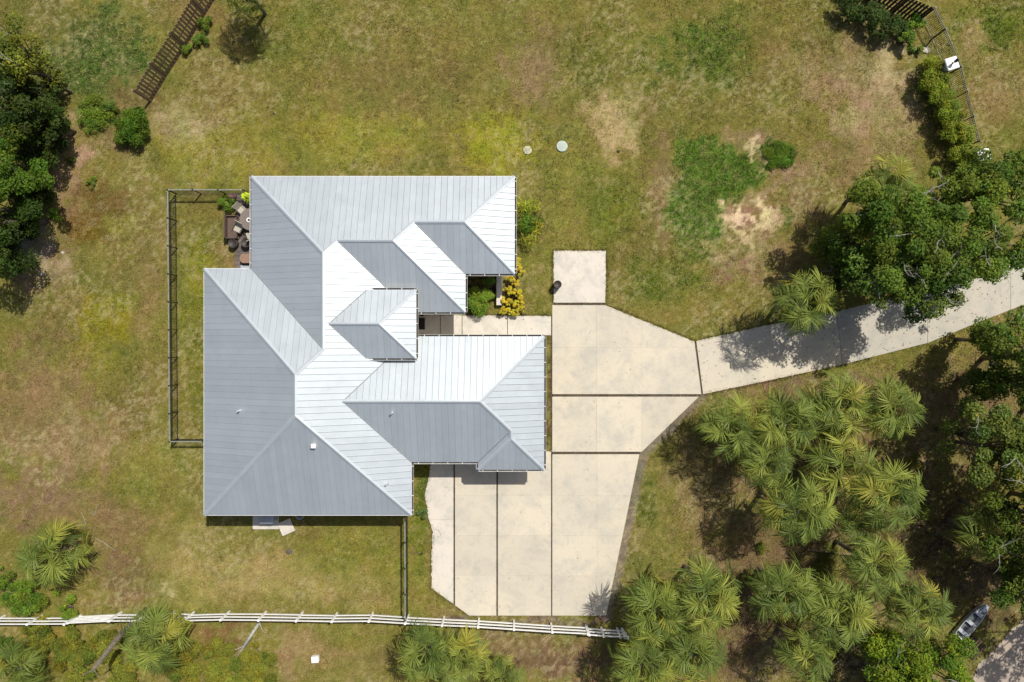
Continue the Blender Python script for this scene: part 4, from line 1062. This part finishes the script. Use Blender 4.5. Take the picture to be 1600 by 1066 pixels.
def branch(pl, rads, label, z=.05, mat='twig'):
    x, y = P(pl[0][0], pl[0][1], z); t = thing('fallen_branch', label, 'branch', (x, y, 0))
    pts = []
    for a, b in pl:
        u, w_ = P(a, b, z); pts.append((u - x, w_ - y, z))
    MB().tube(pts, rads, 6).build('stick', M[mat], t)
    mb = MB(); c = Vector(pts[len(pts) // 2])
    for j in range(3):
        d = Vector((random.uniform(-1, 1), random.uniform(-1, 1), .1)).normalized(); mb.tube([c, c + d * .35], [rads[0] * .5, .006], 4)
    mb.build('twig', M[mat], t)
branch([(1490,632),(1504,641),(1520,652),(1524,660),(1516,666)], [.02,.03,.035,.04,.03], 'crooked silver branch left of the round silvery oak', .5)
branch([(1548,545),(1545,570),(1546,582),(1552,586)], [.02,.03,.035,.03], 'forked silver dead branch below the long drive at the right', .9)
branch([(148,840),(165,850),(180,861)], [.012,.016,.012], 'dry pale frond stalk on the field right of the lone palm', .04)
branch([(152,788),(148,806)], [.012,.012], 'dry thin stick above the lone palm', .04)
branch([(127,800),(134,818)], [.012,.012], 'dry thin stick touching the top of the lone palm', .04)
branch([(1286,392),(1302,412)], [.02,.02], 'pale stick leaning in the palm shadow north of the drive', .3)
branch([(1283,424),(1296,424),(1305,418),(1312,424)], [.02,.025,.02,.015], 'pale curved stick just above the grey green palm', .3)

# ------------------------------------------------------------------ fences
def fence(name, label, pxpts, h, kind, group=None, z_ref=0):
    pts = [P(a, b) for a, b in pxpts]
    t = thing(name, label, 'fence', (*pts[0], 0), 0, group); ox, oy = pts[0]
    mats = {'wood': 'wood', 'wooddk': 'wooddk', 'iron': 'black', 'yard': 'black', 'vinyl': 'vinyl', 'mesh': 'rail'}
    mt = M[mats[kind]]
    if kind in ('wood', 'wooddk'):
        mb = MB(); w = .165; v = [(-w/2, -.011, 0), (w/2, -.011, 0), (w/2, .011, 0), (-w/2, .011, 0)]
        prof = [(-w/2, 0), (w/2, 0), (w/2, h - .04), (w/2 - .035, h), (-w/2 + .035, h), (-w/2, h - .04)]
        v = [(a, -.011, b) for a, b in prof] + [(a, .011, b) for a, b in prof]
        mb.add(v, [[5,4,3,2,1,0], [6,7,8,9,10,11]] + [(i, (i + 1) % 6, 6 + (i + 1) % 6, 6 + i)[::1] for i in range(6)])
        pk = mb.me('picket', mt); sp = .245; psz = .1; railz = (.3, h * .5, h - .25); rail = (.04, .09); pstep = 2.4; po = .045
    elif kind in ('iron', 'yard'):
        pk = MB().tube([(0, 0, .06), (0, 0, h)], .021 if kind == 'iron' else .012, 4).me('picket', mt); sp = .115; psz = .06; railz = (.15, h - .18, h - .03); rail = (.03, .035); pstep = 1.85; po = 0
    else:
        pk = None; sp = 1; psz = .13; railz = (.42, .86, 1.32); rail = (.04, .14); pstep = 2.42; po = 0
    for i in range(len(pts) - 1):
        a = Vector((*pts[i], 0)); b = Vector((*pts[i + 1], 0)); d = b - a; L = d.length; d.normalize(); rz = math.atan2(d.y, d.x); nn = Vector((-d.y, d.x, 0))
        for z in railz:
            top = kind == 'yard' and z == railz[-1]
            MB().box((a + b) / 2 - Vector((ox, oy, 0)) + Vector((0, 0, z + (.03 if top else 0))) + nn * po * .6, (L - .004, .07 if top else rail[0], rail[1]), rz).build('rail', M['rail'] if top else mt, t)
        npst = max(1, round(L / pstep))
        for j in range(npst + (1 if i == len(pts) - 2 else 0)):
            c = a + d * (L * j / npst) - Vector((ox, oy, 0)) + nn * po * 1.8
            mb = MB(); mb.box((c.x, c.y, (h + .05) / 2), (psz, psz, h + .05), rz); mb.box((c.x, c.y, h + .065), (psz + .03, psz + .03, .03), rz)
            mb.build('post', mt, t)
        if pk:
            k = int(L / sp)
            for j in range(k):
                c = a + d * ((j + .5) * L / k) - Vector((ox, oy, 0))
                o = link('picket', pk, t, (c.x, c.y, random.uniform(-.01, .01) if kind != 'iron' else 0), (0, 0, rz + (random.uniform(-.03, .03) if kind != 'iron' else 0)))
    return t
fence('wooden_fence', 'brown weathered wooden picket fence at the upper left', [(236,160),(260,120),(290,74),(321,23),(356,-34)], 2.1, 'wood')
fence('wooden_fence', 'dark brown wooden fence in shade at the upper right corner', [(1433,33),(1395,17),(1355,0),(1290,-30)], 1.83, 'wooddk')
fence('iron_fence', 'black iron fence beside the hedge at the upper right', [(1441,28),(1457,60),(1481,117),(1509,230)], 1.4, 'iron')
fence('iron_fence', 'black iron fence enclosing the patio side yard left of the house', [(391,303),(276,303),(279,686),(330,686)], 1.2, 'yard')
fence('iron_fence', 'black iron fence running from the roof corner down to the white fence', [(637,800),(637.5,958)], 1.2, 'yard')
# top cap rails of lighter grey green metal on the two yard fences
for pl in ([(276,303),(279,686)], [(637,800),(637.5,958)]):
    pass

def rail_fence(label, pxbase, rails=(.42, .88, 1.36), h=1.46, group='white rail fence along the south side'):
    pts = [P(a, b) for a, b in pxbase]; ox, oy = pts[0]
    t = thing('rail_fence', label, 'fence', (ox, oy, 0), 0, group)
    for i, (x, y) in enumerate(pts):
        mb = MB(); tl = random.uniform(-.015, .015)
        mb.bevbox((x - ox, y - oy, h / 2), (.125, .125, h), .01, .02); mb.bevbox((x - ox, y - oy, h + .02), (.15, .15, .04), .02, .02)
        mb.build('post', M['vinyl'], t)
    for i in range(len(pts) - 1):
        a = Vector((*pts[i], 0)); b = Vector((*pts[i + 1], 0)); d = b - a; L = d.length; rz = math.atan2(d.y, d.x)
        for z in rails:
            zz = z + random.uniform(-.02, .02); sag = random.uniform(-.03, .015)
            M3 = Matrix.Rotation(rz, 3, 'Z') @ Matrix.Rotation(-sag / L, 3, 'Y')
            MB().box((a + b) / 2 - Vector((ox, oy, 0)) + Vector((0, 0, zz)), (L - .12, .045, .14), rot=M3).build('rail', M['vinyl'], t)
    return t
rail_fence('white three rail fence running below the house and driveway', [(277,955),(303,957),(358.7,955.5),(416,956),(473,957),(527,958),(583,957.5),(638,961),(694,964),(748.5,966.5),(803,970),(861,974),(915,977)], group=None)
rail_fence('short white rail fence section at the shaded right end', [(917,978),(939,980),(964,981.5),(971,982)], group=None)
rail_fence('white rail fence left of the white gate', [(-50,960),(8,962),(66,962),(122,962)], group=None)
rail_fence('white rail fence between the gate and the drooping palm', [(190,957),(232,957),(274,955)], group=None)
def gate(label, a, b, rails, h):
    pa, pb = Vector((*P(*a), 0)), Vector((*P(*b), 0)); d = pb - pa; L = d.length; rz = math.atan2(d.y, d.x)
    t = thing('farm_gate', label, 'gate', pa, rz)
    for z in rails: MB().box((L / 2, 0, z), (L - .1, .05, .13)).build('rail', M['vinyl'], t)
    for x in (.0, L): MB().bevbox((x, 0, h / 2), (.12, .12, h), .01).build('upright', M['vinyl'], t)
    MB().tube([(.08, .04, .25), (L - .08, .04, h - .2)], .03, 6).build('brace', M['vinyl'], t)
gate('white five rail gate in the fence left of the dead trunk', (126,961), (187,958), (.3,.55,.8,1.05,1.3), 1.4)
gate('grey white gate swung open at the right end of the fence', (973,983), (988,1001), (.35,.7,1.05,1.3), 1.4)

# white gate pillars with lanterns
def pillar(px, py, h, rz, label):
    x, y = P(px, py, h); t = thing('gate_pillar', label, 'pillar', (x, y, 0), rz)
    MB().box((0, 0, h / 2 - .03), (.62, .62, h - .06)).build('shaft', M['stucco'], t)
    mb = MB(); mb.bevbox((0, 0, h - .02), (.80, .80, .1), .04); mb.build('cap', M['white'], t)
    mb = MB(); mb.lathe([(.07, 0), (.05, .04), (.025, .08), (.02, .2), (.09, .24), (.11, .45), (.12, .47), (.05, .56), (.01, .6)], (0, 0, h + .03), 8)
    mb.build('lantern', M['black'], t)
pillar(1488, 99, 1.75, R(18), 'white square gate pillar with a dark lantern above the hedge')
pillar(1538, 242, 1.75, R(18), 'white square gate pillar partly covered by oak leaves')

# ------------------------------------------------------------------ small things on the lot
def lid(px, py, r, mat, label, h=.05):
    x, y = P(px, py); t = thing('septic_lid', label, 'lid', (x, y, 0))
    MB().lathe([(r * 1.05, -.02), (r * 1.05, h * .5), (r, h * .6), (r, h), (r * .9, h * 1.1), (r * .3, h * 1.3)], n=28).build('cover', M[mat], t)
    mb = MB()
    for i in range(6):
        a = i * pi / 3; mb.lathe([(.025, 0), (.02, .02)], (cos(a) * r * .82, sin(a) * r * .82, h * 1.08), 6)
    mb.build('bolt', M['galv'], t)
lid(878, 229, .36, 'mint', 'round pale mint lid set in the lawn above the house corner', .08)
lid(824, 235, .28, 'lid', 'smaller weathered round lid left of the mint lid')
def barrel(px, py, r, h, label, mat='pot', cat='barrel', name='barrel', soil='soil', lip=.03):
    x, y = P(px, py, h * .7); t = thing(name, label, cat, (x, y, .05))
    MB().lathe([(r * .82, 0), (r * .95, h * .3), (r, h * .6), (r * .97, h), (r * .97 - lip, h), (r * .9 - lip, h - .06)], n=22).build('body', M[mat], t, True)
    MB().lathe([(r * .93 - lip, h - .10), (r * .92 - lip, h - .07)], n=22).build('fill', M[soil], t)
    return t
barrel(871, 445, .27, .75, 'dark brown barrel standing on the edge of the small concrete pad')
barrel(365, 381, .30, .5, 'dark planter pot at the left corner of the patio')
barrel(385.5, 380, .32, .5, 'dark planter pot right of the corner pot on the patio', name='pot', cat='pot')
barrel(363.5, 307, .24, .4, 'clay pot at the top left of the patio', 'clay', 'pot', 'pot')

def chair(px, py, rz, label):
    x, y = P(px, py, .5); t = thing('patio_chair', label, 'chair', (x, y, .045), rz, 'sling chairs round the patio table')
    MB().bevbox((0, 0, .42), (.52, .5, .03), .01).build('seat', M['cream'], t)
    MB().box((0, .31, .68), (.5, .03, .55), rot=Matrix.Rotation(-.35, 3, 'X')).build('backrest', M['cream'], t)
    for sx in (-1, 1):
        MB().tube([(sx * .27, -.24, 0), (sx * .27, -.26, .6), (sx * .27, .2, .63), (sx * .27, .26, .4)], .018, 6).build('armrest', M['wicker'], t)
        MB().tube([(sx * .25, -.22, 0), (sx * .25, -.22, .42)], .018, 6).build('leg', M['wicker'], t)
        MB().tube([(sx * .25, .3, 0), (sx * .25, .22, .42)], .018, 6).build('leg', M['wicker'], t)
chair(372, 357, R(-28), 'cream sling chair below left of the round patio table')
chair(378, 328, R(48), 'grey sling chair above left of the round patio table')
chair(391, 368, R(200), 'cream sling chair half hidden under the roof edge below the table')
x, y = P(392, 343, .75); t = thing('round_table', 'round brown patio table half under the roof edge', 'table', (x, y, .045))
MB().lathe([(.70, .70), (.74, .71), (.74, .74), (.72, .755)], n=40).build('tabletop', M['table'], t)
for i in range(4):
    a = i * pi / 2 + .5; MB().tube([(cos(a) * .5, sin(a) * .5, 0), (cos(a) * .45, sin(a) * .45, .7)], .025, 6).build('leg', M['wicker'], t)
x, y = P(389, 344, .8); t = thing('ashtray', 'white ring dish with a dark centre on the round table', 'dish', (x, y, .802))
MB().lathe([(.10, 0), (.155, .01), (.16, .05), (.14, .055), (.07, .02)], n=24).build('dish', M['white'], t, True)
MB().lathe([(.075, .018), (.075, .045), (.06, .05)], n=16).build('centre', M['black'], t)
x, y = P(361.5, 355, .5); t = thing('wicker_bench', 'dark brown wicker bench along the left side of the patio', 'bench', (x, y, .045))
MB().bevbox((.02, 0, .32), (.62, 1.42, .22), .03).build('seat', M['wicker'], t); MB().box((-.33, 0, .42), (.08, 1.5, .84)).build('backrest', M['wicker'], t)
for sy in (-1, 1):
    MB().box((.0, sy * .74, .3), (.64, .06, .6)).build('armrest', M['wicker'], t)
    for sx in (-1, 1): MB().box((sx * .27, sy * .66, .1), (.05, .05, .21)).build('leg', M['wooddk'], t)
x, y = P(387, 404, .45); t = thing('fire_pit_table', 'tan topped rounded low table on the lower patio', 'table', (x, y, .045))
def rr_poly(w, d, r, n=6):
    out = []
    for cx, cy, a0 in ((w/2 - r, d/2 - r, 0), (-w/2 + r, d/2 - r, pi/2), (-w/2 + r, -d/2 + r, pi), (w/2 - r, -d/2 + r, 3*pi/2)):
        for i in range(n + 1):
            a = a0 + i * pi / 2 / n; out.append((cx + r * cos(a), cy + r * sin(a)))
    return out
MB().prism(rr_poly(1.0, .62, .26), .40, .46).build('tabletop', M['tan'], t); MB().prism(rr_poly(.9, .52, .22), 0, .40).build('base', M['pot'], t)
x, y = P(386, 417, .2); MB()
t = thing('step', 'pale blue grey step at the bottom of the patio', 'step', (x, y, .045)); MB().bevbox((0, 0, .07), (.9, .25, .14), .02).build('tread', M['grey'], t)

# behind the house: condenser pad
x, y = P(415, 815, .06); t = thing('concrete_pad', 'grey concrete pad under the air conditioner below the roof edge', 'pad', (x, y + .25, 0))
MB().bevbox((0, 0, .01), (1.75, 1.55, .12), .015).build('slab', M['pale'], t); COVERED.append([(x - .85, y - .5), (x + .85, y - .5), (x + .85, y + 1), (x - .85, y + 1)])
x, y = P(416, 806, .9); t = thing('air_conditioner', 'pale grey air conditioner unit on its pad under the eave', 'air conditioner', (x, y, .07))
MB().prism(rr_poly(.95, .95, .09), 0, .82).build('housing', M['grey'], t); MB().prism(rr_poly(.98, .98, .1), .82, .87).build('top_cover', M['grey'], t)
mb = MB()
for i in range(1, 8): mb.tube([(cos(q * pi / 12) * .055 * i, sin(q * pi / 12) * .055 * i, .878) for q in range(25)], .006, 4, False)
mb.build('fan_grille', M['galv'], t)
x, y = P(447, 824, .1); t = thing('paver_slab', 'tilted square beige paver beside the air conditioner pad', 'paver', (x, y, .03), R(24))
MB().bevbox((0, 0, .05), (.92, .92, .09), .02).build('block', M['pale'], t)
x, y = P(468, 805, .1); t = thing('hose_reel', 'coiled dark garden hose under the lower eave', 'hose', (x, y, .02)); mb = MB()
for k in range(4):
    mb.tube([(cos(a * pi / 12) * (.2 + .035 * k), sin(a * pi / 12) * (.2 + .035 * k), .03 + .03 * (k % 2)) for a in range(25)], .016, 6, False)
mb.build('coil', M['grey'], t)
# court and entry
x, y = P(780, 453, .45); t = thing('garden_bench', 'long narrow white stone bench between the court shrub and crotons', 'bench', (x, y, 0))
MB().bevbox((0, 0, .43), (.38, 2.05, .07), .015).build('seat', M['pale'], t)
for sy in (-.7, .7): MB().box((0, sy, .2), (.3, .25, .4)).build('leg', M['pale'], t)
x, y = P(659, 506, .07); t = tag(MB().bevbox((0, 0, .01), (.42, .78, .02), .008).build('doormat', M['rubber'], None, loc=(x, y, .062)), 'black doormat on the walkway by the portico', 'doormat')
x, y = P(659, 490, .3); barrel(659.5, 491.5, .13, .35, 'small black pot beside the doormat', 'rubber', 'pot', 'pot')
x, y = P(661, 524, .1); t = thing('garden_rock', 'small white rock where the walkway meets the garage roof edge', 'rock', (x, y, .05))
def rock(r, mat, parent, sy=.8, sz=.6, seed=0):
    rr = random.Random(seed); mb = MB(); prof = [(.3, 0), (.85, .15), (1, .4), (.85, .75), (.4, .95)]
    mb.lathe([(a * r, b * r * sz) for a, b in prof], n=10, sy=sy, jitter=.12)
    return mb.build('stone', M[mat], parent)
rock(.17, 'sandstone', t)
# a few single stones
for i, (a, b, r_, mt, lab) in enumerate([(452,862,.22,'rock','dark flat stone on the grass below the air conditioner'),(1446,79,.3,'sandstone','rough white rock at the foot of the iron fence'),(98,395,.12,'sandstone','small pale stone on the bare soil at the left field'),(66,428,.12,'sandstone','small pale stone near the lower left tree shade'),(966,237,.12,'rubber','small black sprinkler box on the lawn right of the mint lid'),(428,178,.08,'rubber','tiny black stone on the lawn above the house')]):
    x, y = P(a, b); t = thing('stone' if mt != 'rubber' else 'utility_box', lab, 'stone' if mt != 'rubber' else 'box', (x, y, -.02)); rock(r_, mt, t, seed=i)
x, y = P(492, 1031, .3); t = thing('white_box', 'white square box standing in the grass south of the white fence', 'box', (x, y, 0), R(4))
MB().box((0, 0, .15), (.46, .38, .3)).build('body', M['white'], t); MB().bevbox((0, 0, .32), (.5, .42, .05), .02).build('lid', M['white'], t)
# sprinkler pump with hose beside the driveway
x, y = P(659, 865, .3); t = thing('water_spigot', 'small dark standpipe with a curled hose on the grass strip', 'spigot', (x, y, 0))
MB().tube([(0, 0, 0), (0, 0, .4)], .03, 8).build('pipe', M['black'], t); MB().tube([(-.08, 0, .4), (0, 0, .42), (.1, .03, .36)], .025, 6).build('tap', M['black'], t)
MB().tube([(.05, .05, .03), (.2, .1, .03), (.15, -.1, .03), (-.1, -.12, .03), (-.4, -.02, .03), (-.62, -.12, .03)], .018, 6).build('hose', M['hose'], t)
x, y = P(686, 835, .06); t = thing('hose_loop', 'small loop of grey hose lying on the driveway edge', 'hose', (x, y, .055))
MB().tube([(-.25, .35, .01), (-.05, .28, .015), (.1, .1, .015), (.1, -.12, .015), (0, -.2, .015), (-.1, -.12, .015)], .02, 6).build('tube', M['cream'], t)

# small grey boat on the ground by the sandy track
bx, by = P(1520, 970, .4)
a0 = Vector((*P(1501, 993, .4), 0)); a1 = Vector((*P(1543, 945, .4), 0)); rz = math.atan2((a1 - a0).y, (a1 - a0).x)
t = thing('small_boat', 'small grey aluminium boat lying beside the shaded verge at lower right', 'boat', (bx, by, .0), rz)
Lh = 2.9; st = [(-1.45,.36,.0),(-1.3,.40,.0),(-.5,.44,.0),(.4,.40,.02),(1.0,.26,.06),(1.4,.06,.12)]
v = []; 
for (xx, w, k) in st:
    v += [(xx, -w, .48 + k), (xx, -w * .8, .08 + k), (xx, w * .8, .08 + k), (xx, w, .48 + k), (xx, w - .04, .48 + k), (xx, w * .76 - .02, .13 + k), (xx, -w * .76 + .02, .13 + k), (xx, -w + .04, .48 + k)]
f = []
for i in range(5):
    for j in range(8): f.append((i * 8 + j, i * 8 + (j + 1) % 8, (i + 1) * 8 + (j + 1) % 8, (i + 1) * 8 + j))
f += [(0, 1, 6, 7), (1, 2, 5, 6), (2, 3, 4, 5), (40, 41, 46, 47), (41, 42, 45, 46), (42, 43, 44, 45)]
MB().add(v, f).build('hull', M['alu'], t)
MB().box((-1.41, 0, .3), (.06, .66, .36)).build('transom', M['white'], t)
for xx, w in ((-1.0,.76),(-.2,.8),(.6,.66)): MB().box((xx, 0, .40), (.24, w, .03)).build('seat', M['alu'], t)
MB().prism([(-1.36,-.28),(-.4,-.31),(.5,-.27),(1.1,-.12),(1.1,.12),(.5,.27),(-.4,.31),(-1.36,.28)], .15, .17).build('floor', M['navy'], t)
MB().bevbox((1.12, 0, .55), (.5, .26, .03), .01).build('foredeck', M['galv'], t)
x, y = P(1521, 1012, .1); t = thing('wooden_pallet', 'dark wooden pallet on the ground below the small boat', 'pallet', (x, y, 0), rz)
for i in range(6): MB().box((0, -.5 + i * .2, .13), (1.25, .13, .022)).build('plank', M['wooddk'], t)
for xx in (-.55, 0, .55): MB().box((xx, 0, .065), (.09, 1.15, .1)).build('bearer', M['wooddk'], t)

# ------------------------------------------------------------------ grass and weeds
def inside(poly, x, y):
    r = np.zeros(len(x), bool); n = len(poly); j = n - 1
    for i in range(n):
        xi, yi = poly[i]; xj, yj = poly[j]
        c = ((yi > y) != (yj > y)) & (x < (xj - xi) * (y - yi) / (yj - yi + 1e-12) + xi); r ^= c; j = i
    return r
def tufts(x, y, c, hgt, nb, name, wid=.012, spread=.055):
    n = len(x); nb_ = nb
    X_ = np.repeat(x, nb_); Y_ = np.repeat(y, nb_); h = np.repeat(hgt, nb_) * (.5 + rng.random(n * nb_)); C = np.repeat(c, nb_, 0) * (1 + rng.uniform(-.4, .4, (n * nb_, 1))) * np.repeat(1 + rng.uniform(-.38, .38, (n, 1)), nb_, 0)
    X_ = X_ + rng.normal(0, spread, n * nb_); Y_ = Y_ + rng.normal(0, spread, n * nb_)
    a = rng.uniform(0, 2 * pi, n * nb_); ln = rng.uniform(.3, 1.5, n * nb_) * h
    w = wid * (.6 + .8 * rng.random(n * nb_)); z0 = np.full(n * nb_, -.02)
    p0 = np.stack([X_ - np.sin(a) * w, Y_ + np.cos(a) * w, z0], 1); p1 = np.stack([X_ + np.sin(a) * w, Y_ - np.cos(a) * w, z0], 1)
    p2 = np.stack([X_ + np.cos(a) * ln, Y_ + np.sin(a) * ln, h], 1)
    v = np.stack([p0, p1, p2], 1).reshape(-1, 3); f = np.arange(3 * n * nb_).reshape(-1, 3)
    return link(name, mesh_np(name, v, f, M['grass'], np.repeat(np.clip(C, 0, .9), 3, 0)))
n = 240000
gxx = rng.uniform(-36, 36, n); gyy = rng.uniform(-24.4, 24.4, n)
bad = np.zeros(n, bool)
for pl in COVERED: bad |= inside(pl, gxx, gyy)
gxx, gyy = gxx[~bad], gyy[~bad]
c, cov = land(gxx, gyy)
keep = rng.random(len(gxx)) < cov ** 1.3
gxx, gyy, c, cov = gxx[keep], gyy[keep], c[keep], cov[keep]
green = (c[:, 1] - c[:, 0]) / (c[:, 1] + 1e-6)
hg = .045 + .05 * np.clip(green * 3 + .35, 0, 1.4) + .02 * rng.random(len(gxx))
straw = rng.random(len(gxx)) < .19
c = c * K_GROUND * 1.15
c[straw] = np.array(lin(212, 194, 150)) * K_GROUND * rng.uniform(.7, 1.1, (straw.sum(), 1))
o = tufts(gxx, gyy, c, hg, 5, 'grass', .015, .06); tag(o, 'short patchy olive and straw coloured grass covering the lot', 'grass', kind='stuff')
# weeds in the wide joints of the drive
jl = [((709.8,726),(709.8,944),.9),((776.8,736),(776.8,962),.9),((862,708),(862,962),.8),((863,618),(1094,618),.7),((863,708),(1001,708),.7),((865,475),(946,475),.6),((1086,534),(1097,616),.8),((862.3,524),(862.3,706),.6)]
wx_, wy_ = [], []
for a, b, dn in jl:
    p, q = P(*a), P(*b); L = math.hypot(q[0] - p[0], q[1] - p[1]); k = int(L * 26 * dn)
    tt = rng.random(k); cl = vn1.one(tt * L * 1.5 + a[0], tt * 0 + a[1]); ok = cl > .35
    wx_.append(p[0] + tt[ok] * (q[0] - p[0]) + rng.normal(0, .012, ok.sum())); wy_.append(p[1] + tt[ok] * (q[1] - p[1]) + rng.normal(0, .012, ok.sum()))
wx_ = np.concatenate(wx_); wy_ = np.concatenate(wy_)
cc = np.where(rng.random((len(wx_), 1)) < .4, np.array([[.05,.05,.02]]), np.array([[.075,.05,.035]]))
o = tufts(wx_, wy_, cc, np.full(len(wx_), .075), 4, 'joint_weeds', .008, .018); tag(o, 'low weeds growing in the joints of the driveway', 'weeds', kind='stuff')
ov = [((865,391),(947,391)),((864,392),(864,473)),((948,392),(948,473)),((947,476),(1085,532)),((1087,532),(1180,511)),((1180,511),(1307,486)),((674,919),(674,880)),((674,880),(676,830)),((676,830),(669,810)),((669,810),(664,772)),((664,772),(671,742)),((722,493),(861,493)),((1098,617),(1204,595)),((1204,595),(1362,559)),((709,945),(733,963)),((674,919),(709,944))]
ox_, oy_ = [], []
for a, b in ov:
    p, q = P(*a), P(*b); L = math.hypot(q[0] - p[0], q[1] - p[1]); k = int(L * 30); tt = rng.random(k)
    cl = vn2.one(tt * L * 2.2 + a[0], tt * 0 + a[1]); off = rng.normal(0, .03, k) * (.4 + 1.6 * cl)
    nx_, ny_ = -(q[1] - p[1]) / L, (q[0] - p[0]) / L
    ox_.append(p[0] + tt * (q[0] - p[0]) + nx_ * off); oy_.append(p[1] + tt * (q[1] - p[1]) + ny_ * off)
ox_ = np.concatenate(ox_); oy_ = np.concatenate(oy_); oc, _ = land(ox_, oy_)
o = tufts(ox_, oy_, oc * K_GROUND * 1.1, np.full(len(ox_), .11), 5, 'edge_grass', .012, .03); tag(o, 'longer untrimmed grass fringing the edges of the concrete', 'grass', kind='stuff')
# fallen leaves and grit on the concrete
n = 1090
lx = np.concatenate([rng.uniform(P(676,0)[0], P(990,0)[0], 90), rng.uniform(P(1090,0)[0], 35, 1000)]); ly = np.concatenate([rng.uniform(P(0,955)[1], P(0,480)[1], 90), rng.uniform(P(0,620)[1], P(0,380)[1], 1000)])
ok = np.zeros(n, bool)
for pl in COVERED[:15]: ok |= inside(pl, lx, ly)
lx, ly = lx[ok], ly[ok]; n = len(lx); a = rng.uniform(0, 2 * pi, n); L = rng.uniform(.02, .06, n); W = L * .45; z = rng.uniform(.06, .085, n); ca, sa = np.cos(a), np.sin(a)
v = np.stack([np.stack([lx - ca * L, ly - sa * L, z], 1), np.stack([lx + sa * W, ly - ca * W, z + .01], 1), np.stack([lx + ca * L, ly + sa * L, z], 1), np.stack([lx - sa * W, ly + ca * W, z + .006], 1)], 1).reshape(-1, 3)
tag(link('fallen_leaves', mesh_np('fallen_leaves', v, np.arange(4 * n).reshape(n, 4), M['grass'], np.repeat(np.array([[.16, .11, .06]]) * rng.uniform(.5, 1.5, (n, 1)), 4, 0))), 'small dry leaves scattered over the concrete', 'leaves', kind='stuff')
# dry straw lying in the grass
n = 90000
sx_ = rng.uniform(-36, 36, n); sy_ = rng.uniform(-24.4, 24.4, n); cl = VN(9).fbm(sx_ + 200, sy_ + 200, .55, 5)
bad = rng.random(n) > np.clip((cl - .36) * 5, .08, 1)
for pl in COVERED: bad |= inside(pl, sx_, sy_)
sx_, sy_ = sx_[~bad], sy_[~bad]; n = len(sx_); sc_, scov = land(sx_, sy_)
a = rng.uniform(0, 2 * pi, n); L = rng.uniform(.04, .13, n); W = rng.uniform(.006, .014, n); z = rng.uniform(.045, .085, n)
ca, sa = np.cos(a), np.sin(a); bnd = rng.uniform(-.4, .4, n)
v = np.stack([np.stack([sx_ - ca * L, sy_ - sa * L, z * .5], 1), np.stack([sx_ + sa * W, sy_ - ca * W, z], 1), np.stack([sx_ + np.cos(a + bnd) * L, sy_ + np.sin(a + bnd) * L, z * .7], 1), np.stack([sx_ - sa * W, sy_ + ca * W, z], 1)], 1).reshape(-1, 3)
mixs = rng.random((n, 1)) * .8
scc = (sc_ * (1 - mixs) + np.array(lin(216, 196, 156)) * mixs) * K_GROUND * rng.uniform(.8, 1.35, (n, 1))
tag(link('dry_straw', mesh_np('dry_straw', v, np.arange(4 * n).reshape(n, 4), M['grass'], np.repeat(scc, 4, 0))), 'pale dry straw lying loose in the lawn', 'straw', kind='stuff')
# leaf litter, mulch chips and dry bits under the trees
n = 26000
lx = rng.uniform(9, 35, n); ly = rng.uniform(-24, 3, n)
bad = np.zeros(n, bool)
for pl in COVERED: bad |= inside(pl, lx, ly)
px_ = lx / S + 800; py_ = 533 - ly / S
bad |= (py_ < 545 + (1600 - px_) * .12) & (px_ < 1500); bad |= (px_ < 1060)
lx, ly = lx[~bad], ly[~bad]; n = len(lx)
a = rng.uniform(0, 2 * pi, n); L = rng.uniform(.03, .09, n); W = L * .35; z = rng.uniform(.01, .05, n); tz = rng.uniform(-.03, .03, n)
ca, sa = np.cos(a), np.sin(a)
v = np.stack([np.stack([lx - ca * L, ly - sa * L, z], 1), np.stack([lx + sa * W, ly - ca * W, z + tz * .5], 1), np.stack([lx + ca * L, ly + sa * L, z + tz], 1), np.stack([lx - sa * W, ly + ca * W, z], 1)], 1).reshape(-1, 3)
cc = np.array(lin(176, 142, 104)) * rng.uniform(.25, 1.0, (n, 1)); cc = np.repeat(cc, 4, 0)
tag(link('trough_floor', mesh_np('trough_floor', v, np.arange(4 * n).reshape(n, 4), M['grass'], cc)), 'dry brown leaf litter and bark chips under the palms', 'leaf litter', kind='stuff')
